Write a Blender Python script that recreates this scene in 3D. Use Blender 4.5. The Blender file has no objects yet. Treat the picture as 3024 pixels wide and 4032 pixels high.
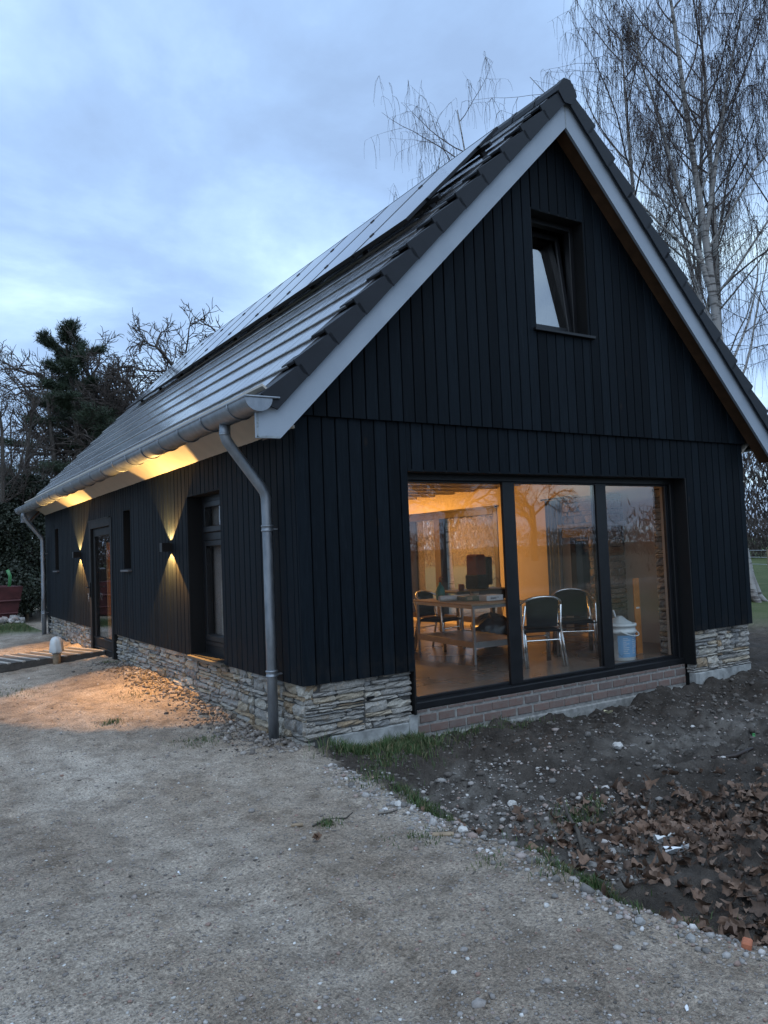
import bpy, math, random
import numpy as np
from mathutils import Vector, Matrix
R = random.Random(7)
NR = np.random.default_rng(7)
sc = bpy.context.scene
COL = sc.collection
rad = math.radians

# ------------------------------------------------------------------ camera
CAM = Vector((-2.848, -5.806, 1.57))
cr = Vector((0.843577, -0.535535, -0.039751)); cu = Vector((0.006860, -0.063270, 0.997973)); cf = Vector((0.536965, 0.842139, 0.049699))
camd = bpy.data.cameras.new('camera'); cam = bpy.data.objects.new('camera', camd); COL.objects.link(cam)
m = Matrix.Identity(4)
for i in range(3):
    m[i][0] = cr[i]; m[i][1] = cu[i]; m[i][2] = -cf[i]; m[i][3] = CAM[i]
cam.matrix_world = m
camd.sensor_fit = 'VERTICAL'; camd.sensor_height = 32.0; camd.lens = 3071.32 / 4032 * 32.0
camd.clip_start = 0.05; camd.clip_end = 3000
sc.camera = cam

# ------------------------------------------------------------------ sky, sun, exposure
SUN_EL, SUN_AZ = rad(9), rad(205)          # low, behind the camera and to the left
w = bpy.data.worlds.new('World'); sc.world = w; w.use_nodes = True
nt = w.node_tree; nt.nodes.clear()
def N(tree, t, **kw):
    n = tree.nodes.new(t)
    for k, v in kw.items(): setattr(n, k, v)
    return n
out = N(nt, 'ShaderNodeOutputWorld'); bg = N(nt, 'ShaderNodeBackground')
sky = N(nt, 'ShaderNodeTexSky', sky_type='NISHITA'); sky.sun_disc = False
sky.sun_elevation = SUN_EL; sky.sun_rotation = SUN_AZ; sky.air_density = 1.0; sky.dust_density = 0.6; sky.ozone_density = 1.5
tc = N(nt, 'ShaderNodeTexCoord'); sep = N(nt, 'ShaderNodeSeparateXYZ'); nt.links.new(tc.outputs['Generated'], sep.inputs[0])
def wm(op, a, b=None):
    n = N(nt, 'ShaderNodeMath', operation=op)
    for i, v in enumerate((a, b)):
        if v is None: continue
        if isinstance(v, (int, float)): n.inputs[i].default_value = v
        else: nt.links.new(v, n.inputs[i])
    return n.outputs[0]
zz = wm('ADD', wm('ABSOLUTE', sep.outputs[2]), 0.22)
cmb = N(nt, 'ShaderNodeCombineXYZ')
nt.links.new(wm('DIVIDE', sep.outputs[0], zz), cmb.inputs[0]); nt.links.new(wm('DIVIDE', sep.outputs[1], zz), cmb.inputs[1])
n1 = N(nt, 'ShaderNodeTexNoise'); n1.inputs['Scale'].default_value = 1.55; n1.inputs['Detail'].default_value = 7; n1.inputs['Roughness'].default_value = 0.56; n1.inputs['Distortion'].default_value = 0.25
nt.links.new(cmb.outputs[0], n1.inputs['Vector'])
r1 = N(nt, 'ShaderNodeValToRGB')
e = r1.color_ramp.elements
e[0].position = 0.34; e[0].color = (0.245, 0.355, 0.555, 1)
e[1].position = 0.70; e[1].color = (0.66, 0.86, 0.98, 1)
for p_, c_ in ((0.44, (0.285, 0.42, 0.655)), (0.53, (0.36, 0.515, 0.745)), (0.61, (0.47, 0.65, 0.855))):
    x = e.new(p_); x.color = (*c_, 1)
nt.links.new(n1.outputs[0], r1.inputs[0])
skm = N(nt, 'ShaderNodeMix', data_type='RGBA', blend_type='MULTIPLY'); skm.inputs[0].default_value = 1.0
nt.links.new(sky.outputs[0], skm.inputs[6]); skm.inputs[7].default_value = (0.55, 0.55, 0.55, 1)
mx = N(nt, 'ShaderNodeMix', data_type='RGBA'); mx.inputs[0].default_value = 0.86
cl = N(nt, 'ShaderNodeMix', data_type='RGBA', blend_type='MULTIPLY'); cl.inputs[0].default_value = 1.0; cl.inputs[7].default_value = (7.5, 7.5, 7.5, 1)
nt.links.new(r1.outputs[0], cl.inputs[6])
nt.links.new(skm.outputs[2], mx.inputs[6]); nt.links.new(cl.outputs[2], mx.inputs[7])
nt.links.new(mx.outputs[2], bg.inputs[0]); bg.inputs[1].default_value = 0.1
nt.links.new(bg.outputs[0], out.inputs[0])
sund = bpy.data.lights.new('sun', 'SUN'); sun = bpy.data.objects.new('sun', sund); COL.objects.link(sun)
sund.energy = 0.62; sund.angle = rad(70); sund.color = (0.82, 0.91, 1.0)
sd = Vector((math.sin(SUN_AZ) * math.cos(rad(58)), math.cos(SUN_AZ) * math.cos(rad(58)), math.sin(rad(58))))
sun.rotation_euler = sd.to_track_quat('Z', 'Y').to_euler()
vs = sc.view_settings
vs.view_transform = 'Standard'; vs.look = 'None'; vs.exposure = 1.2; vs.gamma = 1.0; vs.use_curve_mapping = False
sc.render.engine = 'CYCLES'
sc.cycles.use_denoising = True
sc.cycles.max_bounces = 8; sc.cycles.transparent_max_bounces = 12; sc.cycles.sample_clamp_indirect = 4.0
sc.cycles.caustics_reflective = False; sc.cycles.caustics_refractive = False

# ------------------------------------------------------------------ materials
class Mat:
    def __init__(s, name):
        s.m = bpy.data.materials.new(name); s.m.use_nodes = True; s.t = s.m.node_tree; s.t.nodes.clear()
        s.out = s.n('ShaderNodeOutputMaterial'); s.p = s.n('ShaderNodeBsdfPrincipled'); s.l(s.p.outputs[0], s.out.inputs[0])
    def n(s, t, **kw): return N(s.t, t, **kw)
    def l(s, a, b): s.t.links.new(a, b)
    def coord(s, kind='world', scale=(1, 1, 1)):
        if kind == 'world': o = s.n('ShaderNodeNewGeometry').outputs['Position']
        else: o = s.n('ShaderNodeTexCoord').outputs['Object']
        mp = s.n('ShaderNodeMapping'); mp.inputs['Scale'].default_value = scale; s.l(o, mp.inputs[0]); return mp.outputs[0]
    def noise(s, vec, scale, detail=4, rough=0.55, dist=0):
        n = s.n('ShaderNodeTexNoise'); n.inputs['Scale'].default_value = scale; n.inputs['Detail'].default_value = detail
        n.inputs['Roughness'].default_value = rough; n.inputs['Distortion'].default_value = dist; s.l(vec, n.inputs['Vector']); return n.outputs[0]
    def vor(s, vec, scale, feature='F1'):
        n = s.n('ShaderNodeTexVoronoi', feature=feature); n.inputs['Scale'].default_value = scale; s.l(vec, n.inputs['Vector']); return n
    def ramp(s, fac, stops, interp='LINEAR'):
        n = s.n('ShaderNodeValToRGB'); n.color_ramp.interpolation = interp; e = n.color_ramp.elements
        e[0].position, e[0].color = stops[0][0], (*stops[0][1], 1)
        e[1].position, e[1].color = stops[-1][0], (*stops[-1][1], 1)
        for p, c in stops[1:-1]:
            q = e.new(p); q.color = (*c, 1)
        s.l(fac, n.inputs[0]); return n.outputs[0]
    def val(s, v):
        n = s.n('ShaderNodeValue'); n.outputs[0].default_value = v; return n.outputs[0]
    def math(s, op, a, b=None, clamp=False):
        n = s.n('ShaderNodeMath', operation=op); n.use_clamp = clamp
        for i, v in enumerate((a, b)):
            if v is None: continue
            if isinstance(v, (int, float)): n.inputs[i].default_value = v
            else: s.l(v, n.inputs[i])
        return n.outputs[0]
    def mix(s, f, a, b, blend='MIX'):
        n = s.n('ShaderNodeMix', data_type='RGBA', blend_type=blend)
        for i, v in ((0, f), (6, a), (7, b)):
            if isinstance(v, (int, float)): n.inputs[i].default_value = v
            elif isinstance(v, tuple): n.inputs[i].default_value = (*v, 1)
            else: s.l(v, n.inputs[i])
        return n.outputs[2]
    def col(s, c):
        if isinstance(c, tuple): s.p.inputs['Base Color'].default_value = (*c, 1)
        else: s.l(c, s.p.inputs['Base Color'])
    def rough(s, r):
        if isinstance(r, (int, float)): s.p.inputs['Roughness'].default_value = r
        else: s.l(r, s.p.inputs['Roughness'])
    def bump(s, h, strength=0.5, dist=0.01):
        b = s.n('ShaderNodeBump'); b.inputs['Strength'].default_value = strength; b.inputs['Distance'].default_value = dist
        s.l(h, b.inputs['Height']); s.l(b.outputs[0], s.p.inputs['Normal'])
    def orand(s): return s.n('ShaderNodeObjectInfo').outputs['Random']
    def irand(s): return s.n('ShaderNodeNewGeometry').outputs['Random Per Island']

def plain(name, c, rough=0.6, metal=0.0, var=0.15, vscale=6.0, bump=0.0, spec=0.5, kind='world'):
    a = Mat(name); v = a.coord(kind)
    n = a.noise(v, vscale, 5)
    lo = tuple(q * (1 - var) for q in c); hi = tuple(min(1, q * (1 + var)) for q in c)
    a.col(a.ramp(n, [(0.3, lo), (0.7, hi)])); a.rough(a.math('ADD', a.math('MULTIPLY', n, 0.2), rough - 0.1))
    a.p.inputs['Metallic'].default_value = metal; a.p.inputs['Specular IOR Level'].default_value = spec
    if bump: a.bump(a.noise(v, vscale * 8, 4), bump, 0.004)
    return a.m
MT = {}
def board_mat():
    a = Mat('black_stained_board'); v = a.coord('world', (1, 1, 0.055)); r = a.orand()
    off = a.n('ShaderNodeVectorMath', operation='ADD'); cc = a.n('ShaderNodeCombineXYZ'); a.l(a.math('MULTIPLY', r, 37.0), cc.inputs[2])
    a.l(v, off.inputs[0]); a.l(cc.outputs[0], off.inputs[1])
    g = a.noise(off.outputs[0], 55, 6, 0.65, 1.2)
    k = a.vor(a.coord('world', (1, 1, 0.5)), 3.1).outputs['Distance']
    knot = a.ramp(k, [(0.03, (1, 1, 1)), (0.085, (0, 0, 0))])
    base = a.ramp(g, [(0.30, (0.0026, 0.0043, 0.0064)), (0.58, (0.0056, 0.0091, 0.0130)), (0.85, (0.0150, 0.0190, 0.0225))])
    tone = a.ramp(r, [(0, (0.66, 0.67, 0.68)), (1, (1.34, 1.32, 1.30))])
    c = a.mix(1.0, base, tone, 'MULTIPLY')
    c = a.mix(a.math('MULTIPLY', knot, 0.6), c, (0.020, 0.015, 0.012))
    pz = a.n('ShaderNodeSeparateXYZ'); a.l(a.coord(), pz.inputs[0])
    splash = a.math('MULTIPLY', a.ramp(pz.outputs[2], [(0.47, (1, 1, 1)), (0.80, (0, 0, 0))]), a.ramp(a.noise(a.coord(), 9, 6, 0.7), [(0.45, (0, 0, 0)), (0.7, (1, 1, 1))]))
    c = a.mix(a.math('MULTIPLY', splash, 0.45), c, (0.035, 0.027, 0.02))
    a.col(c); a.rough(a.ramp(g, [(0.3, (0.55,) * 3), (0.8, (0.75,) * 3)])); a.bump(g, 0.35, 0.004)
    a.p.inputs['Specular IOR Level'].default_value = 0.09
    return a.m
MT['board'] = board_mat()
MT['black'] = plain('black_frame_paint', (0.008, 0.0085, 0.010), 0.40, var=0.15, spec=0.35)
MT['reveal'] = plain('black_reveal_lining', (0.005, 0.0053, 0.0057), 0.65, spec=0.3)
MT['backing'] = plain('dark_backing', (0.006, 0.006, 0.006), 0.8)
def barge_mat():
    a = Mat('grey_barge_paint'); v = a.coord()
    n = a.noise(v, 3, 5); f = a.noise(v, 60, 3)
    a.col(a.ramp(n, [(0.3, (0.265, 0.31, 0.365)), (0.7, (0.31, 0.355, 0.41))])); a.rough(0.62); a.bump(f, 0.12, 0.003); return a.m
MT['barge'] = barge_mat()
MT['primer'] = plain('bare_grey_primer', (0.24, 0.27, 0.29), 0.7, var=0.3, vscale=40)
MT['soffit'] = plain('beige_soffit_paint', (0.48, 0.44, 0.38), 0.6, var=0.07)
MT['ply'] = plain('brown_soffit_plywood', (0.10, 0.050, 0.024), 0.65, var=0.3, vscale=9)
MT['tile'] = None
def tile_mat():
    a = Mat('anthracite_roof_tile'); v = a.coord(); n = a.noise(v, 9, 5); f = a.noise(v, 140, 3)
    r = a.orand()
    c = a.ramp(n, [(0.3, (0.060, 0.062, 0.068)), (0.7, (0.088, 0.090, 0.097))])
    c = a.mix(1.0, c, a.ramp(r, [(0, (0.75,) * 3), (1, (1.3,) * 3)]), 'MULTIPLY')
    a.col(c); a.rough(a.ramp(n, [(0.3, (0.16,) * 3), (0.75, (0.25,) * 3)])); a.p.inputs['Specular IOR Level'].default_value = 1.0; a.p.inputs['Coat Weight'].default_value = 0.4; a.p.inputs['Coat Roughness'].default_value = 0.06
    return a.m
MT['tile'] = tile_mat()
MT['verge'] = plain('matt_anthracite_verge', (0.0105, 0.0125, 0.017), 0.55, var=0.25, vscale=7, spec=0.3)
def zinc_mat():
    a = Mat('weathered_zinc'); v = a.coord('world', (1, 1, 0.4)); n = a.noise(v, 14, 6, 0.6); b = a.noise(v, 90, 3)
    a.col(a.ramp(n, [(0.25, (0.165, 0.185, 0.21)), (0.55, (0.26, 0.285, 0.315)), (0.8, (0.36, 0.39, 0.42))])); a.rough(a.ramp(n, [(0.3, (0.38,) * 3), (0.7, (0.6,) * 3)]))
    a.p.inputs['Metallic'].default_value = 0.75; a.bump(b, 0.08, 0.002); return a.m
MT['zinc'] = zinc_mat()
def stone_mat(name, island=False):
    a = Mat(name); v = a.coord(); r = a.irand() if island else a.orand()
    base = a.ramp(r, [(0.0, (0.30, 0.29, 0.275)), (0.16, (0.20, 0.205, 0.21)), (0.30, (0.40, 0.385, 0.35)), (0.46, (0.26, 0.255, 0.25)), (0.58, (0.36, 0.315, 0.25)), (0.68, (0.31, 0.24, 0.165)), (0.76, (0.34, 0.33, 0.315)), (1.0, (0.21, 0.22, 0.235))], 'CONSTANT')
    n = a.noise(v, 16, 6, 0.65, 0.6); n2 = a.noise(v, 70, 5, 0.7); n3 = a.noise(v, 7, 3)
    c = a.mix(1.0, base, a.ramp(n2, [(0.25, (0.44, 0.43, 0.41)), (0.75, (1.32, 1.29, 1.22))]), 'MULTIPLY')
    c = a.mix(a.math('MULTIPLY', a.ramp(n, [(0.55, (0, 0, 0)), (0.70, (1, 1, 1))]), 0.4), c, (0.30, 0.195, 0.10))
    c = a.mix(a.math('MULTIPLY', a.ramp(n3, [(0.55, (0, 0, 0)), (0.7, (1, 1, 1))]), 0.35), c, (0.13, 0.135, 0.14))
    a.col(c); a.rough(0.8); a.bump(a.math('ADD', n, a.math('MULTIPLY', n2, 0.6)), 0.9, 0.012); return a.m
MT['stone'] = stone_mat('plinth_stone'); MT['stone_i'] = stone_mat('plinth_stone_far', True)
MT['mortar'] = plain('dark_mortar', (0.065, 0.064, 0.061), 0.9, var=0.3, vscale=30, bump=0.5)
MT['lightmortar'] = plain('smeared_light_mortar', (0.24, 0.235, 0.22), 0.9, var=0.35, vscale=18, bump=0.8)
def brick_mat():
    a = Mat('mortar_smeared_brick'); v = a.coord(); n = a.noise(v, 22, 5, 0.6); r = a.orand()
    c = a.ramp(r, [(0, (0.135, 0.078, 0.064)), (0.5, (0.175, 0.098, 0.078)), (1, (0.11, 0.075, 0.068))])
    c = a.mix(a.ramp(n, [(0.4, (0.2,) * 3), (0.7, (0.75,) * 3)]), c, (0.165, 0.145, 0.13)); a.col(c); a.rough(0.88); a.bump(n, 0.5, 0.006); return a.m
MT['brick'] = brick_mat()
MT['concrete'] = plain('pale_concrete', (0.27, 0.275, 0.265), 0.85, var=0.4, vscale=11, bump=0.4)
def glass_mat(name, ior=1.55, tint=(1, 1, 1), gloss=(1, 1, 1)):
    a = Mat(name); a.t.nodes.remove(a.p)
    tr = a.n('ShaderNodeBsdfTransparent'); tr.inputs[0].default_value = (*tint, 1)
    gl = a.n('ShaderNodeBsdfGlossy'); gl.inputs['Roughness'].default_value = 0.0; gl.inputs[0].default_value = (*gloss, 1)
    fr = a.n('ShaderNodeFresnel'); fr.inputs[0].default_value = ior
    # a closed thin pane: back faces see ray leaving, keep the same curve
    g = a.n('ShaderNodeNewGeometry'); mi = a.n('ShaderNodeMixShader')
    io = a.math('ADD', a.math('MULTIPLY', g.outputs['Backfacing'], 1.0 / ior - ior), ior); a.l(io, fr.inputs[0])
    nb = a.n('ShaderNodeBump'); nb.inputs['Strength'].default_value = 0.012; nb.inputs['Distance'].default_value = 0.02
    a.l(a.noise(a.coord(), 1.6, 1), nb.inputs['Height']); a.l(nb.outputs[0], gl.inputs['Normal'])
    a.l(fr.outputs[0], mi.inputs[0]); a.l(tr.outputs[0], mi.inputs[1]); a.l(gl.outputs[0], mi.inputs[2]); a.l(mi.outputs[0], a.out.inputs[0]); return a.m
MT['glass'] = glass_mat('window_glass', 1.68, (0.95, 0.96, 0.955))
MT['glassdark'] = glass_mat('tinted_glass', 1.55, (0.85, 0.85, 0.85))
def pv_mat():
    a = Mat('solar_glass'); a.col((0.012, 0.014, 0.022)); a.rough(0.09); a.p.inputs['Specular IOR Level'].default_value = 0.75; a.p.inputs['Coat Weight'].default_value = 0.3
    a.p.inputs['Coat Roughness'].default_value = 0.05
    n = a.noise(a.coord(), 5, 3); a.rough(a.ramp(n, [(0.3, (0.05,) * 3), (0.7, (0.11,) * 3)])); return a.m
MT['pv'] = pv_mat()
MT['pvframe'] = plain('black_anodised_frame', (0.02, 0.02, 0.022), 0.4, 0.6)
MT['plaster'] = plain('cream_plaster', (0.62, 0.55, 0.45), 0.8, var=0.05, vscale=3, bump=0.1)
MT['plasterw'] = plain('white_plaster', (0.66, 0.66, 0.65), 0.8, var=0.05, vscale=3)
def floor_mat():
    a = Mat('polished_concrete_floor'); v = a.coord(); n = a.noise(v, 0.9, 3, 0.5, 0.0)
    c = a.ramp(n, [(0.3, (0.15, 0.125, 0.105)), (0.7, (0.21, 0.18, 0.155))]); a.col(c); a.rough(a.ramp(n, [(0.3, (0.22,) * 3), (0.7, (0.38,) * 3)])); return a.m
MT['floor'] = floor_mat()
MT['joist'] = plain('pale_ceiling_joist', (0.46, 0.44, 0.45), 0.6, var=0.12, vscale=5)
MT['darkwood'] = plain('dark_stained_wood', (0.022, 0.013, 0.009), 0.55, var=0.3, vscale=12)
MT['wood'] = plain('light_wood', (0.36, 0.24, 0.14), 0.55, var=0.25, vscale=14)
MT['orangewood'] = plain('orange_lacquered_wood', (0.55, 0.22, 0.06), 0.5, var=0.2, vscale=10)
MT['alu'] = plain('polished_aluminium', (0.78, 0.79, 0.80), 0.22, 1.0, var=0.05)
MT['steel'] = plain('brushed_steel', (0.42, 0.42, 0.42), 0.4, 0.9, var=0.1, vscale=20)
MT['weave'] = plain('black_woven_seat', (0.010, 0.0105, 0.011), 0.75, var=0.4, vscale=120, bump=0.8, spec=0.15)
MT['whiteplastic'] = plain('white_plastic', (0.72, 0.74, 0.74), 0.42, var=0.06)
MT['bluelabel'] = plain('blue_printed_label', (0.22, 0.42, 0.66), 0.5, var=0.1)
MT['ink'] = plain('dark_ink', (0.05, 0.06, 0.08), 0.6)
MT['paper'] = plain('white_paper', (0.74, 0.76, 0.78), 0.75, var=0.06)
MT['teal'] = plain('teal_bottle_plastic', (0.03, 0.20, 0.19), 0.25)
MT['greenbox'] = plain('olive_green_box', (0.10, 0.12, 0.07), 0.6)
MT['cloth'] = plain('dark_cloth', (0.03, 0.03, 0.035), 0.9, var=0.4, vscale=20)
MT['redfab'] = plain('rust_red_fabric', (0.17, 0.045, 0.025), 0.75, var=0.2)
MT['redsteel'] = plain('rusty_red_steel', (0.070, 0.017, 0.019), 0.6, 0.0, var=0.4, vscale=4, bump=0.3)
MT['bag'] = plain('pale_plastic_bag', (0.50, 0.53, 0.54), 0.45, var=0.1)
MT['tanpost'] = plain('weathered_pole', (0.24, 0.18, 0.12), 0.85, var=0.3, vscale=20, bump=0.4)
MT['slatwood'] = plain('grey_weathered_slat', (0.34, 0.32, 0.29), 0.8, var=0.3, vscale=15, bump=0.5)
MT['darkslat'] = plain('dark_weathered_slat', (0.07, 0.065, 0.06), 0.85, var=0.3, vscale=15)
MT['greenplastic'] = plain('green_plastic', (0.05, 0.20, 0.07), 0.4)
def bark_mat(name, c0, c1, scale=8.0, st=0.35):
    a = Mat(name); v = a.coord('world', (1, 1, st)); n = a.noise(v, scale, 5, 0.65); a.col(a.ramp(n, [(0.3, c0), (0.7, c1)])); a.rough(0.9); a.bump(n, 0.6, 0.02); return a.m
MT['bark'] = bark_mat('oak_bark', (0.032, 0.027, 0.023), (0.085, 0.074, 0.062))
MT['twig'] = bark_mat('bare_twig', (0.045, 0.036, 0.032), (0.085, 0.068, 0.058))
MT['btwig'] = bark_mat('birch_twig', (0.040, 0.030, 0.028), (0.085, 0.062, 0.055))
def birch_mat():
    a = Mat('birch_bark'); v = a.coord('world', (1, 1, 7)); n = a.noise(v, 2.2, 4, 0.6); n2 = a.noise(a.coord(), 1.4, 4)
    c = a.ramp(n, [(0.40, (0.05, 0.045, 0.042)), (0.48, (0.26, 0.25, 0.24))])
    c = a.mix(a.ramp(n2, [(0.5, (0, 0, 0)), (0.75, (0.8, 0.8, 0.8))]), c, (0.12, 0.10, 0.09)); a.col(c); a.rough(0.75); return a.m
MT['birch'] = birch_mat()
MT['needle'] = plain('pine_needles', (0.030, 0.048, 0.026), 0.7, var=0.4, vscale=2)
MT['ivy'] = plain('dark_ivy_leaf', (0.018, 0.026, 0.014), 0.6, var=0.4, vscale=3)
a = Mat('grass_blade'); a.col(a.mix(1.0, a.ramp(a.irand(), [(0, (0.028, 0.058, 0.014)), (0.45, (0.045, 0.088, 0.022)), (0.75, (0.075, 0.105, 0.032)), (0.9, (0.16, 0.14, 0.07)), (1, (0.24, 0.19, 0.11))]), a.ramp(a.noise(a.coord(), 5, 4), [(0.3, (0.7,) * 3), (0.7, (1.2,) * 3)]), 'MULTIPLY')); a.rough(0.7); MT['grassm'] = a.m
def leaf_mat():
    a = Mat('dead_brown_leaf'); r = a.irand(); o = a.orand(); n = a.noise(a.coord(), 60, 3)
    c = a.ramp(r, [(0, (0.040, 0.026, 0.019)), (0.3, (0.095, 0.054, 0.035)), (0.6, (0.155, 0.092, 0.060)), (0.85, (0.20, 0.135, 0.098)), (1, (0.075, 0.044, 0.029))])
    c = a.mix(1.0, c, a.ramp(o, [(0, (0.45,) * 3), (1, (1.2,) * 3)]), 'MULTIPLY')
    a.col(a.mix(1.0, c, a.ramp(n, [(0.3, (0.7,) * 3), (0.7, (1.2,) * 3)]), 'MULTIPLY')); a.rough(0.7); return a.m
MT['leaf'] = leaf_mat()
def pebble_mat(name, stops):
    a = Mat(name); r = a.irand(); c = a.ramp(r, stops); n = a.noise(a.coord(), 90, 3)
    a.col(a.mix(1.0, c, a.ramp(n, [(0.3, (0.8,) * 3), (0.7, (1.15,) * 3)]), 'MULTIPLY')); a.rough(0.85); return a.m
MT['pebble'] = pebble_mat('gravel_pebble', [(0, (0.13, 0.115, 0.105)), (0.4, (0.21, 0.19, 0.175)), (0.7, (0.27, 0.25, 0.235)), (0.86, (0.22, 0.135, 0.105)), (0.95, (0.36, 0.35, 0.33)), (1, (0.60, 0.59, 0.57))])
MT['rubble'] = pebble_mat('pale_rubble', [(0, (0.10, 0.09, 0.08)), (0.35, (0.20, 0.19, 0.18)), (0.6, (0.34, 0.325, 0.31)), (0.8, (0.27, 0.20, 0.17)), (1, (0.54, 0.53, 0.515))])
MT['clod'] = pebble_mat('soil_clod', [(0, (0.055, 0.046, 0.04)), (0.6, (0.10, 0.086, 0.075)), (1, (0.17, 0.155, 0.14))])

MT['clodpale'] = pebble_mat('grey_clod', [(0, (0.12, 0.105, 0.095)), (0.6, (0.22, 0.195, 0.175)), (0.9, (0.30, 0.275, 0.25)), (1, (0.5, 0.48, 0.46))])

# ------------------------------------------------------------------ mesh helpers
class MB:
    def __init__(s): s.v = []; s.f = []; s.smooth = False
    def add(s, vs_, fs_):
        o = len(s.v); s.v.extend([tuple(q) for q in vs_]); s.f.extend([tuple(i + o for i in f) for f in fs_]); return s
    def box(s, a, b):
        (x0, y0, z0), (x1, y1, z1) = a, b
        if x0 > x1: x0, x1 = x1, x0
        if y0 > y1: y0, y1 = y1, y0
        if z0 > z1: z0, z1 = z1, z0
        return s.add([(x0, y0, z0), (x1, y0, z0), (x1, y1, z0), (x0, y1, z0), (x0, y0, z1), (x1, y0, z1), (x1, y1, z1), (x0, y1, z1)],
                     [(0, 3, 2, 1), (4, 5, 6, 7), (0, 1, 5, 4), (1, 2, 6, 5), (2, 3, 7, 6), (3, 0, 4, 7)])
    def cbox(s, a, b, c=0.004):
        # chamfered box
        lo = [min(p, q) for p, q in zip(a, b)]; hi = [max(p, q) for p, q in zip(a, b)]
        c = min(c, *[(h - l) * 0.45 for l, h in zip(lo, hi)])
        V = []; idx = {}
        for sx in (0, 1):
            for sy in (0, 1):
                for sz in (0, 1):
                    for ax in range(3):
                        p = [(hi if q else lo)[i] for i, q in enumerate((sx, sy, sz))]
                        for i, q in enumerate((sx, sy, sz)):
                            if i != ax: p[i] += -c if q else c
                        idx[(sx, sy, sz, ax)] = len(V); V.append(p)
        F = []
        for ax in range(3):
            u, w_ = (ax + 1) % 3, (ax + 2) % 3
            for sd_ in (0, 1):
                q = []
                for a_, b_ in ((0, 0), (1, 0), (1, 1), (0, 1)):
                    t = [0, 0, 0]; t[ax] = sd_; t[u] = a_; t[w_] = b_; q.append(idx[(*t, ax)])
                F.append(tuple(q) if sd_ else tuple(q[::-1]))
        for ax in range(3):
            u, w_ = (ax + 1) % 3, (ax + 2) % 3
            for a_ in (0, 1):
                for b_ in (0, 1):
                    t0 = [0, 0, 0]; t0[u] = a_; t0[w_] = b_; t1 = list(t0); t1[ax] = 1
                    q = (idx[(*t0, u)], idx[(*t1, u)], idx[(*t1, w_)], idx[(*t0, w_)])
                    F.append(q if a_ != b_ else q[::-1])
        for sx in (0, 1):
            for sy in (0, 1):
                for sz in (0, 1):
                    q = tuple(idx[(sx, sy, sz, a_)] for a_ in range(3)); F.append(q if (sx + sy + sz) % 2 else q[::-1])
        return s.add(V, F)
    def prism(s, poly, axis, a, b):
        # poly: 2-D points in the two other axes (in cyclic order axis+1, axis+2)
        n = len(poly); V = []
        for h in (a, b):
            for p, q in poly:
                t = [0, 0, 0]; t[axis] = h; t[(axis + 1) % 3] = p; t[(axis + 2) % 3] = q; V.append(t)
        F = [tuple(range(n))[::-1], tuple(range(n, 2 * n))] + [(i, (i + 1) % n, n + (i + 1) % n, n + i) for i in range(n)]
        return s.add(V, F)
    def tube(s, pts, r, n=8, cap=True):
        pts = [Vector(p) for p in pts]; k = len(pts); rr = r if isinstance(r, (list, tuple)) else [r] * k
        V = []; F = []; up = None
        for i, p in enumerate(pts):
            t = (pts[min(i + 1, k - 1)] - pts[max(i - 1, 0)])
            t = t.normalized() if t.length > 1e-9 else Vector((0, 0, 1))
            if up is None: up = t.orthogonal().normalized()
            up = (up - t * up.dot(t)); up = up.normalized() if up.length > 1e-6 else t.orthogonal().normalized()
            w_ = t.cross(up)
            for j in range(n):
                a = 2 * math.pi * j / n; V.append(p + (up * math.cos(a) + w_ * math.sin(a)) * rr[i])
        for i in range(k - 1):
            for j in range(n): F.append((i * n + j, i * n + (j + 1) % n, (i + 1) * n + (j + 1) % n, (i + 1) * n + j))
        if cap: F.append(tuple(range(n))[::-1]); F.append(tuple(range((k - 1) * n, k * n)))
        return s.add(V, F)
    def lathe(s, prof, n=24, c=(0, 0, 0)):
        V = []; F = []
        for r, z in prof:
            for j in range(n):
                a = 2 * math.pi * j / n; V.append((c[0] + r * math.cos(a), c[1] + r * math.sin(a), c[2] + z))
        for i in range(len(prof) - 1):
            for j in range(n): F.append((i * n + j, i * n + (j + 1) % n, (i + 1) * n + (j + 1) % n, (i + 1) * n + j))
        if prof[0][0] > 1e-6: F.append(tuple(range(n))[::-1])
        if prof[-1][0] > 1e-6: F.append(tuple(range((len(prof) - 1) * n, len(prof) * n)))
        return s.add(V, F)
    def mesh(s, name, mat, smooth=None):
        me = bpy.data.meshes.new(name); me.from_pydata(s.v, [], s.f); me.update()
        if mat: me.materials.append(mat)
        if smooth if smooth is not None else s.smooth: me.polygons.foreach_set('use_smooth', [True] * len(me.polygons))
        return me
    def build(s, name, mat, parent=None, smooth=None):
        return link(name, s.mesh(name, mat, smooth), parent)
def link(name, me, parent=None):
    o = bpy.data.objects.new(name, me); COL.objects.link(o)
    if parent is not None: o.parent = parent
    return o
def np_mesh(name, V, F, mat, smooth=False):
    V = np.asarray(V, dtype=np.float32); F = np.asarray(F, dtype=np.int32)
    me = bpy.data.meshes.new(name); me.vertices.add(len(V)); me.vertices.foreach_set('co', V.ravel())
    k = F.shape[1]; me.loops.add(F.size); me.loops.foreach_set('vertex_index', F.ravel())
    me.polygons.add(len(F)); me.polygons.foreach_set('loop_start', np.arange(0, F.size, k, dtype=np.int32)); me.polygons.foreach_set('loop_total', np.full(len(F), k, dtype=np.int32))
    if smooth: me.polygons.foreach_set('use_smooth', np.ones(len(F), dtype=bool))
    me.update(calc_edges=True); me.validate()
    if mat: me.materials.append(mat)
    return me
def tag(o, label=None, cat=None, group=None, kind=None):
    for k, v in (('label', label), ('category', cat), ('group', group), ('kind', kind)):
        if v: o[k] = v
    return o
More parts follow.
